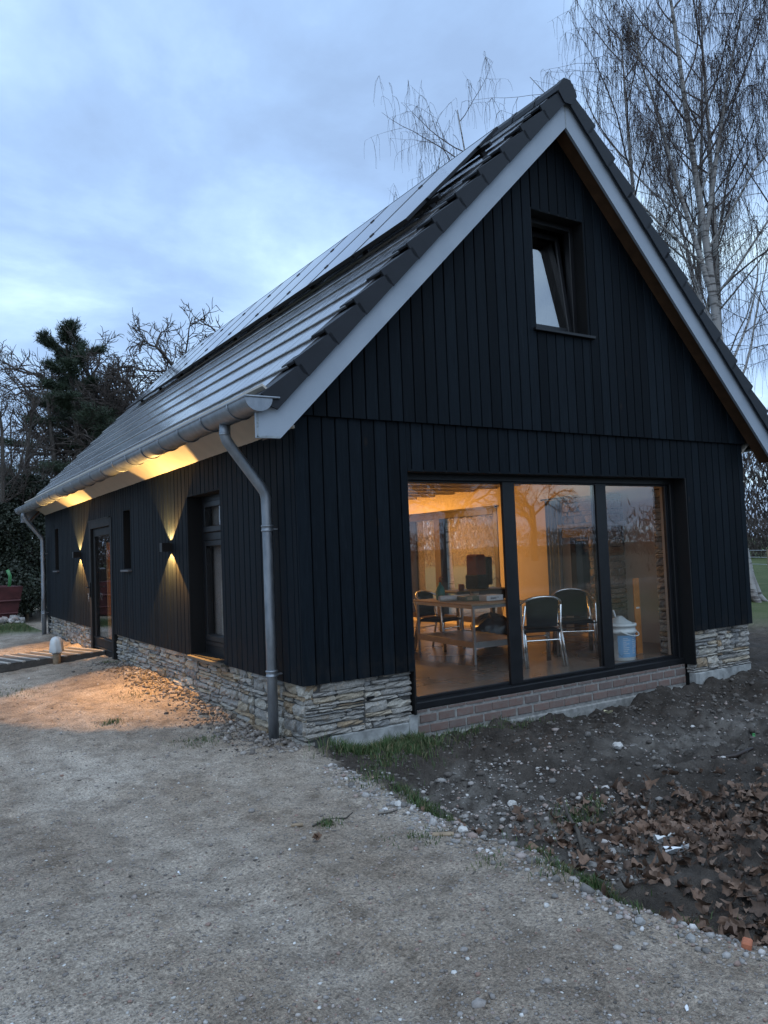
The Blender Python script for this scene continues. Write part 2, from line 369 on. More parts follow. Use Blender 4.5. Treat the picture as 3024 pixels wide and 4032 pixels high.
def empty(name, loc=(0, 0, 0), rz=0, label=None, cat=None, group=None):
    o = bpy.data.objects.new(name, None); COL.objects.link(o); o.location = loc; o.rotation_euler = (0, 0, rz); o.empty_display_size = 0.1
    return tag(o, label, cat, group)
def copy_tree(o, parent=None):
    c = o.copy(); COL.objects.link(c); c.parent = parent
    for ch in o.children: copy_tree(ch, c)
    return c
def arc(c, r, a0, a1, n, ax=(1, 0, 0), ay=(0, 0, 1)):
    c = Vector(c); ax = Vector(ax); ay = Vector(ay)
    return [c + ax * (r * math.cos(rad(a0 + (a1 - a0) * i / n))) + ay * (r * math.sin(rad(a0 + (a1 - a0) * i / n))) for i in range(n + 1)]

# value noise for geometry
_perm = NR.permutation(512); _val = NR.random(512)
def vnoise(x, y):
    xi = np.floor(x).astype(int); yi = np.floor(y).astype(int); fx = x - xi; fy = y - yi
    fx = fx * fx * (3 - 2 * fx); fy = fy * fy * (3 - 2 * fy)
    h = lambda a, b: _val[_perm[(a + _perm[b % 512]) % 512]]
    return (h(xi, yi) * (1 - fx) + h(xi + 1, yi) * fx) * (1 - fy) + (h(xi, yi + 1) * (1 - fx) + h(xi + 1, yi + 1) * fx) * fy - 0.5
def fbm(x, y, oct=4, s=1.0):
    t = np.zeros_like(x, dtype=float); a = 1.0
    for i in range(oct): t += a * vnoise(x * s + 17.3 * i, y * s - 9.1 * i); a *= 0.5; s *= 2.03
    return t
def sstep(a, b, x): t = np.clip((x - a) / (b - a), 0, 1); return t * t * (3 - 2 * t)

# ------------------------------------------------------------------ ground
EDGE_Y = [-9, -6.5, -4.6, -4.0, -3.6, -3.27, -2.77, -2.38, -2.0, -1.74, -1.2, -0.4, 0.3]
EDGE_X = [5.0, 3.0, 0.55, -0.06, -0.17, -0.20, -0.14, -0.21, -0.19, -0.2, -0.12, -0.02, 0.0]
def edge_x(y): return np.interp(y, EDGE_Y, EDGE_X)
def H0(x, y):
    d = x - edge_x(y)
    prof = np.interp(d, [-1, -0.12, 0.03, 0.2, 0.42, 0.75, 1.15, 1.7, 3, 6, 12, 25], [0, 0.012, 0.0, -0.10, -0.24, -0.27, -0.19, -0.16, -0.17, -0.12, -0.06, 0.0])
    kd = 0.35 + 0.65 * sstep(-0.5, -1.5, y)
    prof = np.where(d > 0, prof * kd, prof)
    wall = np.interp(x, [-0.3, 0.0, 0.85, 1.25, 5.0, 5.35, 6.3, 9], [-0.03, -0.045, -0.075, -0.150, -0.165, -0.13, -0.12, -0.09])
    zf = prof + (wall - prof) * sstep(-1.25, -0.12, y)
    side = np.interp(y, [-0.6, 0.0, 1.1, 1.8, 3.4, 5, 8, 12, 16, 40, 100], [0, -0.045, -0.04, 0.02, 0.095, 0.115, 0.09, 0.08, 0.12, 0.2, 0.2])
    # bank against the side wall, falling to the drive
    side = side * (0.45 + 0.55 * sstep(-1.6, -0.1, x))
    zl = np.where(y < 0.1, zf, side + (zf - side) * sstep(0.5, -0.1, y))
    right = np.interp(y, [0, 8, 30], [-0.12, -0.05, 0.05])
    z = np.where((x > 0.05) & (y > 0.0), np.where(x > 6.1, right, -0.30), zl)
    z = z + 1.15 * np.exp(-(((x - 4.6) / 2.6) ** 2 + ((y - 25.4) / 2.4) ** 2))
    return z
def zones(x, y):
    d = x - edge_x(y) + 0.10 * fbm(x, y, 3, 4.0)
    soil = sstep(0.0, 0.16, d) * (y < 0.4) * sstep(14, 9, x)
    soil = np.maximum(soil, (x > 6.0) * (y > -0.5) * sstep(14, 9, x) * sstep(12, 8, y))
    pale = np.exp(-((d - 0.85) / 0.36) ** 2) * sstep(-0.7, -1.2, y) * sstep(-3.2, -2.6, y)
    pale = np.maximum(pale, 0.9 * np.exp(-(((x - 3.2) / 1.3) ** 2 + ((y + 1.45) / 0.35) ** 2)))
    gr = sstep(9, 13, x + 1.2 * fbm(x, y, 3, 0.5)) * (y > -14) * 1.0
    gr = np.maximum(gr, sstep(-13, -17, y))
    gr = np.maximum(gr, sstep(12.9, 13.6, y + 0.8 * fbm(x, y, 3, 0.8)) * sstep(16.9, 15.6, y + 0.8 * fbm(x, y, 3, 0.8)) * sstep(1.5, 0.5, x))
    gr = np.maximum(gr, sstep(34, 46, y)); gr = np.maximum(gr, sstep(-14, -22, x))
    gr = np.maximum(gr, 0.6 * sstep(0.1, 0.5, fbm(x, y, 4, 0.35)) * (y > 18))
    return soil, gr, pale
def HF(x, y):
    s, g, p = zones(x, y); near = sstep(40, 15, np.hypot(x, y))
    z = H0(x, y); xc = x + .10 * y + .25 * fbm(x, y, 2, .25)
    trk = -0.022 * (np.exp(-((xc + 1.75) / .16) ** 2) + np.exp(-((xc + 3.25) / .16) ** 2)) * sstep(-7, -5, y)
    z = z + near * ((1 - s) * (0.034 * fbm(x, y, 4, 0.9) + 0.022 * fbm(x, y, 4, 6) + 0.010 * fbm(x, y, 2, 19) + trk) + s * (0.14 * fbm(x, y, 4, 1.9) + 0.085 * fbm(x, y, 3, 8) + 0.022 * fbm(x, y, 2, 27)))
    bank = sstep(-0.55, -0.12, x) * (x < 0.06) * (y > 0.2) * (y < 12.6)
    return z + bank * (0.05 * np.abs(fbm(x, y, 3, 9)) + 0.04 * fbm(x, y, 3, 2.5))
def hz(x, y): return float(HF(np.array([float(x)]), np.array([float(y)]))[0])
def lines(a, b, st, far, k=1.22):
    v = list(np.arange(a, b + 1e-6, st)); s = st; p = b; hi = []
    while p < far: s *= k; p += s; hi.append(p)
    s = st; p = a; lo = []
    while p > -far: s *= k; p -= s; lo.append(p)
    return np.array(lo[::-1] + v + hi)
gx = lines(-4.2, 6.6, 0.034, 900); gy = lines(-4.9, 9.5, 0.034, 900)
X, Y = np.meshgrid(gx, gy, indexing='ij'); Z = HF(X, Y)
nx, ny = X.shape
idx = np.arange(nx * ny).reshape(nx, ny)
F = np.stack([idx[:-1, :-1].ravel(), idx[1:, :-1].ravel(), idx[1:, 1:].ravel(), idx[:-1, 1:].ravel()], 1)
def ground_mat():
    a = Mat('ground_gravel_soil_grass'); v = a.coord()
    at = a.n('ShaderNodeAttribute'); at.attribute_name = 'zone'; sp = a.n('ShaderNodeSeparateColor'); a.l(at.outputs['Color'], sp.inputs[0])
    soil, gr, pale = sp.outputs[0], sp.outputs[1], sp.outputs[2]
    big = a.noise(v, 0.55, 6, 0.6, 0.5); mid = a.noise(v, 5.5, 6, 0.62); fine = a.noise(v, 75, 5, 0.7); grit = a.vor(v, 130)
    gcol = a.ramp(big, [(0.3, (0.215, 0.182, 0.148)), (0.5, (0.305, 0.268, 0.224)), (0.7, (0.385, 0.349, 0.302))])
    strk = a.noise(a.coord('world', (1.5, 0.32, 1.0)), 1.0, 5, 0.6, 0.4)
    gcol = a.mix(1.0, gcol, a.ramp(strk, [(0.34, (0.93, 0.86, 0.80)), (0.5, (1.10, 1.06, 1.03)), (0.66, (1.24, 1.21, 1.19))]), 'MULTIPLY')
    gcol = a.mix(1.0, gcol, a.ramp(mid, [(0.28, (0.55, 0.53, 0.51)), (0.5, (1.0, 1.0, 1.0)), (0.75, (1.25, 1.25, 1.25))]), 'MULTIPLY')
    gcol = a.mix(1.0, gcol, a.ramp(fine, [(0.28, (0.42,) * 3), (0.5, (1.0,) * 3), (0.72, (1.55,) * 3)]), 'MULTIPLY')
    for sc_, lo_, hi_ in ((38, .62, 1.30), (85, .60, 1.35)):
        vv = a.vor(v, sc_); vs2 = a.n('ShaderNodeSeparateColor'); a.l(vv.outputs['Color'], vs2.inputs[0])
        gcol = a.mix(a.ramp(vv.outputs['Distance'], [(0.25, (1, 1, 1)), (0.55, (0, 0, 0))]), gcol, a.mix(1.0, gcol, a.ramp(vs2.outputs[0], [(0, (lo_,) * 3), (1, (hi_,) * 3)]), 'MULTIPLY'))
    gs = a.n('ShaderNodeSeparateColor'); a.l(grit.outputs['Color'], gs.inputs[0])
    spk = a.math('MULTIPLY', a.ramp(gs.outputs[0], [(0.90, (0, 0, 0)), (0.93, (1, 1, 1))]), a.ramp(grit.outputs['Distance'], [(0.25, (1, 1, 1)), (0.45, (0, 0, 0))]))
    gcol = a.mix(a.math('MULTIPLY', spk, 0.4), gcol, (0.45, 0.43, 0.41))
    spr = a.math('MULTIPLY', a.ramp(gs.outputs[1], [(0.88, (0, 0, 0)), (0.92, (1, 1, 1))]), a.ramp(grit.outputs['Distance'], [(0.25, (1, 1, 1)), (0.5, (0, 0, 0))]))
    gcol = a.mix(a.math('MULTIPLY', spr, 0.5), gcol, (0.17, 0.085, 0.06))
    moss = a.ramp(a.noise(v, 1.7, 6, 0.7), [(0.62, (0, 0, 0)), (0.72, (1, 1, 1))])
    gcol = a.mix(a.math('MULTIPLY', moss, 0.5), gcol, (0.085, 0.08, 0.058))
    scol = a.ramp(mid, [(0.25, (0.030, 0.025, 0.021)), (0.55, (0.060, 0.050, 0.042)), (0.8, (0.10, 0.085, 0.072))])
    scol = a.mix(1.0, scol, a.ramp(fine, [(0.25, (0.6,) * 3), (0.75, (1.4,) * 3)]), 'MULTIPLY')
    scol = a.mix(a.math('MULTIPLY', pale, a.ramp(mid, [(0.4, (0.1,) * 3), (0.65, (0.8,) * 3)])), scol, (0.24, 0.225, 0.205))
    gg = a.ramp(a.noise(v, 0.8, 6, 0.7), [(0.3, (0.055, 0.070, 0.026)), (0.5, (0.075, 0.10, 0.034)), (0.7, (0.12, 0.125, 0.058))])
    gg = a.mix(1.0, gg, a.ramp(fine, [(0.25, (0.6,) * 3), (0.75, (1.3,) * 3)]), 'MULTIPLY')
    gp = a.n('ShaderNodeSeparateXYZ'); a.l(v, gp.inputs[0]); gg = a.mix(a.ramp(a.math('MULTIPLY', gp.outputs[1], -0.05), [(0.3, (0, 0, 0)), (0.6, (0.9, 0.9, 0.9))]), gg, (0.115, 0.095, 0.062)); c = a.mix(soil, gcol, scol); c = a.mix(gr, c, gg); a.col(c); a.rough(0.92); a.p.inputs['Specular IOR Level'].default_value = 0.25
    hgt = a.math('ADD', a.math('MULTIPLY', fine, 1.0), a.math('MULTIPLY', grit.outputs['Distance'], -0.5)); hgt = a.math('ADD', hgt, a.math('MULTIPLY', a.noise(v, 24, 4, 0.6), 1.6))
    a.bump(hgt, 0.85, 0.016); return a.m
me = np_mesh('ground', np.stack([X.ravel(), Y.ravel(), Z.ravel()], 1), F, ground_mat(), True)
zs_, zg_, zp_ = zones(X.ravel(), Y.ravel())
ca = me.color_attributes.new('zone', 'FLOAT_COLOR', 'POINT')
ca.data.foreach_set('color', np.stack([zs_, zg_, zp_, np.ones_like(zs_)], 1).astype(np.float32).ravel())
tag(link('ground', me), kind='structure')

# ------------------------------------------------------------------ house
W, L, ZC, ZS, ZW, ZA, T = 6.237, 12.175, 0.488, 2.735, 2.610, 5.88, 1.0116
OV = 0.252; XL, XR, ZO = 1.121, 5.072, 2.283; FLOOR = 0.19
house = empty('barn_house', (0, 0, 0), 0, 'black timber clad house with steep tiled gable roof and stone plinth', 'house')
def rz(x, h=0.0): return ZA + h - T * abs(x - W / 2)

# boards: chamfered plank, outline across (u) and depth, running up z
BW = 0.1305; GAP = 0.0105; TH = 0.022
def board_geo(mb, u0, u1, zb, zt0, zt1, plane, axis):
    # axis 0: faces -Y at y=plane ; axis 1: faces -X at x=plane
    c = min(0.004, (u1 - u0) * 0.3)
    prof = [(u0, TH), (u0, c), (u0 + c, 0), (u1 - c, 0), (u1, c), (u1, TH)]
    tz = lambda u: zt0 + (zt1 - zt0) * (u - u0) / max(1e-6, (u1 - u0))
    P = lambda u, dpt, z: (u, plane + dpt, z) if axis == 0 else (plane + dpt, u, z)
    V = [P(u, q, zb) for u, q in prof] + [P(u, q, tz(u)) for u, q in prof]; n = 6
    F = [tuple(range(n))[::-1], tuple(range(n, 2 * n))] + [(i, (i + 1) % n, n + (i + 1) % n, n + i) for i in range(n)]
    if axis == 0: F = [f[::-1] for f in F]
    mb.add(V, F)
def boards(parent, u_start, u_end, zb, zt, plane, axis, holes, off=0.0):
    """vertical planks with openings holes=(u0,u1,z0,z1); zt may be a function of u"""
    cuts = sorted(set([h[0] for h in holes] + [h[1] for h in holes]))
    u = u_start + off
    if off > 0: u -= BW
    while u < u_end - 0.01:
        a, b = max(u, u_start), min(u + BW, u_end); jt = R.uniform(-0.0016, 0.0016)
        segs = [a] + [c for c in cuts if a + 0.012 < c < b - 0.012] + [b]
        for s0, s1 in zip(segs[:-1], segs[1:]):
            g0 = s0 + (GAP / 2 if s0 == a else 0); g1 = s1 - (GAP / 2 if s1 == b else 0); mid = (s0 + s1) / 2
            tops = (zt(g0), zt(g1)) if callable(zt) else (zt, zt)
            pcs = [(zb, tops)]
            for h in holes:
                if h[0] - 0.012 < s0 + 0.012 and s1 - 0.012 < h[1] + 0.012:
                    new = []
                    for lo, tp in pcs:
                        if h[2] > lo + 0.02: new.append((lo, (h[2], h[2])))
                        if min(tp) > h[3] + 0.02: new.append((h[3], tp))
                    pcs = new
            for lo, tp in pcs:
                if max(tp) - lo < 0.03: continue
                mb = MB(); board_geo(mb, g0, g1, lo, max(tp[0], lo + .001), max(tp[1], lo + .001), plane + jt, axis); mb.build('board', MT['board'], parent)
        u += BW
# front wall below the drip edge
fw = MB()
for a, b in (((0.03, 0.026, ZC + .01), (XL - .02, 0.30, ZS + 0.15)), ((XR + .02, 0.026, ZC + .01), (W - .03, 0.30, ZS + 0.15)), ((XL - .02, 0.026, ZO + .02), (XR + .02, 0.30, ZS + 0.15))): fw.box(a, b)
fw.box((0.08, 0.09, -0.3), (XL - .05, 0.30, ZC + .01)); fw.box((XR + .05, 0.09, -0.3), (W - .08, 0.30, ZC + .01))
fwall = fw.build('front_wall', MT['backing'], house)
boards(fwall, 0.0, W, ZC, ZS + 0.03, 0.0, 0, [(XL, XR, -1, ZO)])
# gable above
GWX0, GWX1, GWZ0, GWZ1 = 2.775, 3.535, 3.80, 5.04
gb = MB()
def gpoly(mb, x0, x1, z0, z1, y0, y1):
    # clip a rectangle under the roof line
    xs = sorted(set([x0, x1] + [q for q in (W / 2,) if x0 < q < x1]))
    top = [(x, min(z1, rz(x, 0.07))) for x in xs]
    pl = [(x0, z0), (x1, z0)] + [(x, z) for x, z in top[::-1]]
    pl = [(x, max(z, z0)) for x, z in pl]
    # prism along y expects (z, x) order
    mb.prism([(z, x) for x, z in pl], 1, y0, y1)
gpoly(gb, 0.06, GWX0 - .01, ZS + 0.16, 9, -0.005, 0.27); gpoly(gb, GWX1 + .01, W - 0.06, ZS + 0.16, 9, -0.005, 0.27)
gpoly(gb, GWX0 - .01, GWX1 + .01, ZS + 0.16, GWZ0 - .01, -0.005, 0.27); gpoly(gb, GWX0 - .01, GWX1 + .01, GWZ1 + .01, 9, -0.005, 0.27)
gable = gb.build('gable_wall', MT['backing'], house)
boards(gable, -0.02, W + 0.02, ZS - 0.008, lambda x: max(ZS, rz(x, 0.13)), -0.032, 0, [(GWX0, GWX1, GWZ0, GWZ1)], off=0.06)
# side wall towards the drive
SWIN = (1.765, 2.79, 0.505, 2.263); SL2 = (5.24, 5.62, 1.46, 2.29); SL1 = (10.66, 11.05, 1.445, 2.27); DOOR = (6.30, 7.86, 0.06, 2.25)
sw = MB(); ys = [0.03, SWIN[0], SWIN[1], SL2[0], SL2[1], DOOR[0], DOOR[1], SL1[0], SL1[1], L - 0.03]; zt = 2.95
segs = [(0.30, 1.765, None), (1.765, 2.79, SWIN), (2.79, 5.24, None), (5.24, 5.62, SL2), (5.62, 6.30, None), (6.30, 7.86, DOOR), (7.86, 10.66, None), (10.66, 11.05, SL1), (11.05, L - .03, None)]
for a, b, h in segs:
    if h is None: sw.box((0.026, a + .012, ZC + .01), (0.30, b - .012, zt)); sw.box((0.08, a + .012, -0.3), (0.30, b - .012, ZC + .01))
    else:
        sw.box((0.026, a - .012, h[3] + .02), (0.30, b + .012, zt))
        if h[2] > 0.3: sw.box((0.05, a - .012, ZC - 0.1), (0.30, b + .012, h[2] - .02)); sw.box((0.08, a - .012, -0.3), (0.30, b + .012, ZC - .1))
swall = sw.build('side_wall', MT['backing'], house)
boards(swall, 0.024, L, ZC, ZW + 0.10, 0.0, 1, [SWIN, SL2, DOOR, SL1], off=0.078)
# rear gable and the far side, with the two big windows of the living room
RW1 = (4.30, 7.00, 0.25, 2.26); RW2 = (2.02, 2.62, 0.25, 1.74)
bw = MB()
for a, b, h in [(0.02, 2.02, None), (2.02, 2.62, RW2), (2.62, 4.30, None), (4.30, 7.00, RW1), (7.00, L - .02, None)]:
    if h is None: bw.box((5.95, max(a, .03), ZC), (W, b, 2.95)); bw.box((5.95, max(a, .12), -0.3), (6.15, b, ZC))
    else: bw.box((5.95, a, h[3]), (W, b, 2.95)); bw.box((5.95, a, -0.3), (6.15, b, h[2]))
bw.build('far_side_wall', MT['board'], house)
rg = MB(); pl = [(0.02, -0.3), (W - 0.02, -0.3), (W - 0.02, rz(W, 0.07)), (W / 2, rz(W / 2, 0.07)), (0.02, rz(0, 0.07))]
rg.prism([(z, x) for x, z in pl], 1, L - 0.25, L - 0.02); rg.build('rear_wall', MT['board'], house)

# reveals: black linings of the openings
def reveal(mb, axis, o, depth, th=0.016, bottom=True):
    u0, u1, z0, z1 = o
    def bx(a, b):
        if axis == 0: mb.box((a[0], a[1], a[2]), (b[0], b[1], b[2]))
        else: mb.box((a[1], a[0], a[2]), (b[1], b[0], b[2]))
    p0, p1 = (0.004, depth)
    bx((u0 - th, p0, z0), (u0 + 0.003, p1, z1)); bx((u1 - 0.003, p0, z0), (u1 + th, p1, z1)); bx((u0, p0, z1 - 0.003), (u1, p1, z1 + th))
    if bottom: bx((u0, p0, z0 - th), (u1, p1, z0 + 0.003))
rv = MB(); reveal(rv, 0, (XL, XR, 0.10, ZO), 0.31, bottom=False); rv.build('opening_lining', MT['reveal'], fwall)
rv = MB()
for a, b in (((GWX0 - .016, -0.028, GWZ0), (GWX0 + .004, 0.27, GWZ1)), ((GWX1 - .004, -0.028, GWZ0), (GWX1 + .016, 0.27, GWZ1)), ((GWX0, -0.028, GWZ1 - .004), (GWX1, 0.27, GWZ1 + .016))): rv.box(a, b)
rv.build('opening_lining', MT['reveal'], gable)
for o in (SWIN, SL2, SL1): rv = MB(); reveal(rv, 1, o, 0.30); rv.build('opening_lining', MT['reveal'], swall)
rv = MB(); reveal(rv, 1, DOOR, 0.30, bottom=False); rv.build('opening_lining', MT['reveal'], swall)

# sliding door: outer frame, three sashes, panes
sl = MB(); y0, y1 = 0.175, 0.275; zb, ztp = 0.105, ZO
sl.cbox((XL, y0, ztp - 0.062), (XR, y1, ztp), .004); sl.cbox((XL, y0 - 0.02, zb), (XR, y1, zb + 0.062), .006)
sl.cbox((XL, y0, zb + 0.062), (XL + 0.06, y1, ztp - .062), .004); sl.cbox((XR - 0.06, y0, zb + 0.062), (XR, y1, ztp - .062), .004)
sl.box((XL, 0.20, zb + 0.062), (XR, 0.212, zb + 0.078)); sl.box((XL, 0.235, zb + 0.062), (XR, 0.245, zb + 0.078))
slider = sl.build('sliding_door', MT['black'], house)
for i, (a, b, yy) in enumerate(((XL + .06, 2.575, 0.222), (2.405, 3.915, 0.196), (3.735, XR - 0.06, 0.222))):
    fr = MB(); f = 0.085 if i != 1 else 0.165; z0, z1 = zb + 0.078, ztp - 0.062
    la = 0.05 if i == 0 else 0.165; lb = 0.05 if i == 2 else 0.165
    if i == 1: la = lb = 0.160
    ya, yb = yy - 0.012, yy + 0.030
    if i != 1: la = lb = 0.055
    fr.cbox((a, ya, z0), (a + la, yb, z1), .004); fr.cbox((b - lb, ya, z0), (b, yb, z1), .004)
    fr.cbox((a + la, ya, z0), (b - lb, yb, z0 + 0.028), .004); fr.cbox((a + la, ya, z1 - 0.02), (b - lb, yb, z1), .004)
    sash = fr.build('sash', MT['black'], slider)
    pn = MB(); pn.box((a + la - .004, yy + .005, z0 + .02), (b - lb + .004, yy + .017, z1 - .012)); pn.build('pane', MT['glass'], sash)
# gable window: fixed frame and a sash tilted inwards
gf = MB(); ya, yb = 0.12, 0.20
gf.cbox((GWX0, ya, GWZ0), (GWX0 + .055, yb, GWZ1), .004); gf.cbox((GWX1 - .055, ya, GWZ0), (GWX1, yb, GWZ1), .004)
gf.cbox((GWX0 + .055, ya, GWZ0), (GWX1 - .055, yb, GWZ0 + .06), .004); gf.cbox((GWX0 + .055, ya, GWZ1 - .06), (GWX1 - .055, yb, GWZ1), .004)
gwin = gf.build('gable_window', MT['black'], house)
gs_ = MB(); w0, w1, h0 = GWX0 + .05, GWX1 - .05, GWZ1 - GWZ0 - .10
gs_.cbox((w0, 0, 0), (w0 + .058, .05, h0), .006); gs_.cbox((w1 - .058, 0, 0), (w1, .05, h0), .006); gs_.cbox((w0 + .058, 0, 0), (w1 - .058, .05, .058), .006); gs_.cbox((w0 + .058, 0, h0 - .058), (w1 - .058, .05, h0), .006)
sash = gs_.build('tilted_sash', MT['black'], gwin); sash.location = (0, 0.145, GWZ0 + .05); sash.rotation_euler = (rad(-7), 0, 0)
pn = MB(); pn.box((w0 + .055, .012, .055), (w1 - .055, .024, h0 - .055)); pn.build('pane', glass_mat('sky_reflecting_glass', 3.6, (0.4, 0.4, 0.4)), sash)
sx_ = MB(); sx_.cbox((GWX0 - .045, -0.075, GWZ0 - .045), (GWX1 + .07, 0.12, GWZ0 - .012), .005); sx_.build('sill', MT['black'], gwin)
jb = MB(); jb.box((GWX1 - .055, .40, GWZ0 + .1), (GWX1 - .03, .52, GWZ1 - .05)); jb.build('lit_lining', MT['plasterw'], gwin)
# tall side window
wf = MB(); a, b, z0, z1 = SWIN; xa, xb = 0.17, 0.25
wf.cbox((xa, a, z0), (xb, a + .06, z1), .004); wf.cbox((xa, b - .06, z0), (xb, b, z1), .004); wf.cbox((xa, a + .06, z0), (xb, b - .06, z0 + .10), .004); wf.cbox((xa, a + .06, z1 - .07), (xb, b - .06, z1), .004)
wf.cbox((xa - .01, a + .06, 1.76), (xb, b - .06, 1.85), .006); wf.cbox((xa - .02, a + .06, z0 + .10), (xb, b - .06, z0 + .15), .006)
swin = wf.build('side_window', MT['black'], house)
for zz0, zz1 in ((z0 + .15, 1.76), (1.85, z1 - .07)):
    q = MB(); q.cbox((xa - .012, a + .06, zz0), (xb - .02, a + .13, zz1), .004); q.cbox((xa - .012, b - .13, zz0), (xb - .02, b - .06, zz1), .004); q.cbox((xa - .03, a + .13, zz0), (xb - .02, b - .13, zz0 + .07), .008); q.cbox((xa - .012, a + .13, zz1 - .06), (xb - .02, b - .13, zz1), .004)
    sh = q.build('sash', MT['black'], swin); q = MB(); q.box((0.19, a + .125, zz0 + .06), (0.202, b - .125, zz1 - .055)); q.build('pane', MT['glassdark'], sh)
    q = MB(); q.box((0.262, a + .07, zz0 + .02), (0.268, b - .07, zz1 - .02)); q.build('blind', plain('grey_roller_blind', (0.34, 0.32, 0.30), 0.9, var=0.05), sh)
q = MB(); q.prism([(a - .03, z0 - .035), (b + .02, z0 - .035), (b + .02, z0 - .008), (a - .03, z0 - .008)], 0, -0.045, 0.17); q.build('sill', plain('worn_timber_sill', (0.09, 0.075, 0.055), 0.6, var=0.4, vscale=14), swin)
for o in (SL2, SL1):
    a, b, z0, z1 = o; q = MB(); q.cbox((.19, a, z0), (.25, a + .05, z1), .004); q.cbox((.19, b - .05, z0), (.25, b, z1), .004); q.cbox((.19, a + .05, z0), (.25, b - .05, z0 + .05), .004); q.cbox((.19, a + .05, z1 - .05), (.25, b - .05, z1), .004)
    sw_ = q.build('slit_window', MT['black'], house); q = MB(); q.box((.215, a + .045, z0 + .045), (.225, b - .045, z1 - .045)); q.build('pane', MT['glassdark'], sw_)
    q = MB(); q.box((.27, a - .02, z0 - .02), (.275, b + .02, z1 + .02)); q.build('blackout', MT['backing'], sw_)
    q = MB(); q.cbox((-.05, a - .025, z0 - .04), (.19, b + .025, z0 - .012), .004); q.build('sill', plain('grey_sill', (0.09, 0.09, 0.095), 0.5), sw_)
# entrance door
a, b, z0, z1 = DOOR
q = MB(); q.cbox((-.012, b - .13, z0), (.10, b, z1), .006); q.cbox((-.012, a, z0), (.10, a + .10, z1), .006); q.cbox((-.012, a + .10, z1 - .13), (.10, b - .13, z1), .006); q.box((-.02, a + .1, z1 - .008), (.0, b, z1 + .012))
dfr = q.build('door_frame', MT['reveal'], house)
q = MB(); a2, b2 = a + .10, b - .13
q.cbox((.03, b2 - .13, z0), (.085, b2, z1 - .13), .006); q.cbox((.03, a2, z0), (.085, a2 + .13, z1 - .13), .006); q.cbox((.03, a2 + .13, z1 - .26), (.085, b2 - .13, z1 - .13), .006)
q.cbox((.03, a2 + .13, z0 + .01), (.085, b2 - .13, z0 + .30), .006); q.cbox((.012, a2 + .02, z0 + .275), (.05, b2 - .02, z0 + .30), .006); q.cbox((.012, a2 + .02, z0 + .125), (.05, b2 - .02, z0 + .145), .006)
leafd = q.build('door_leaf', MT['reveal'], dfr)
q = MB(); q.box((.052, a2 + .12, z0 + .29), (.064, b2 - .12, z1 - .25)); q.build('pane', MT['glassdark'], leafd)
q = MB(); q.cbox((.10, 7.06, z0 + .3), (.14, 7.13, z1 - .37), .006); q.build('grab_bar', MT['orangewood'], dfr)
q = MB(); q.cbox((.10, a2 + .10, z0 + .3), (.16, a2 + .155, z1 - .2), .006); q.build('inner_jamb', MT['orangewood'], dfr)
q = MB(); q.cbox((-.03, b - .085, 1.00), (-.012, b - .045, 1.24), .004); q.tube([(-.02, b - .065, 1.16), (-.075, b - .065, 1.16), (-.085, b - .085, 1.16), (-.085, b - .20, 1.16)], .009, 8); q.build('lever_handle', MT['black'], dfr)
q = MB(); q.lathe([(.0, -.004), (.012, -.004), (.012, .004), (0, .004)], 10, (-.045, b - .065, 1.05)); q.box((-.05, b - .075, .965), (-.046, b - .055, 1.045)); q.box((-.047, b - .085, .93), (-.043, b - .066, 1.03)); q.build('key_bunch', MT['alu'], dfr)

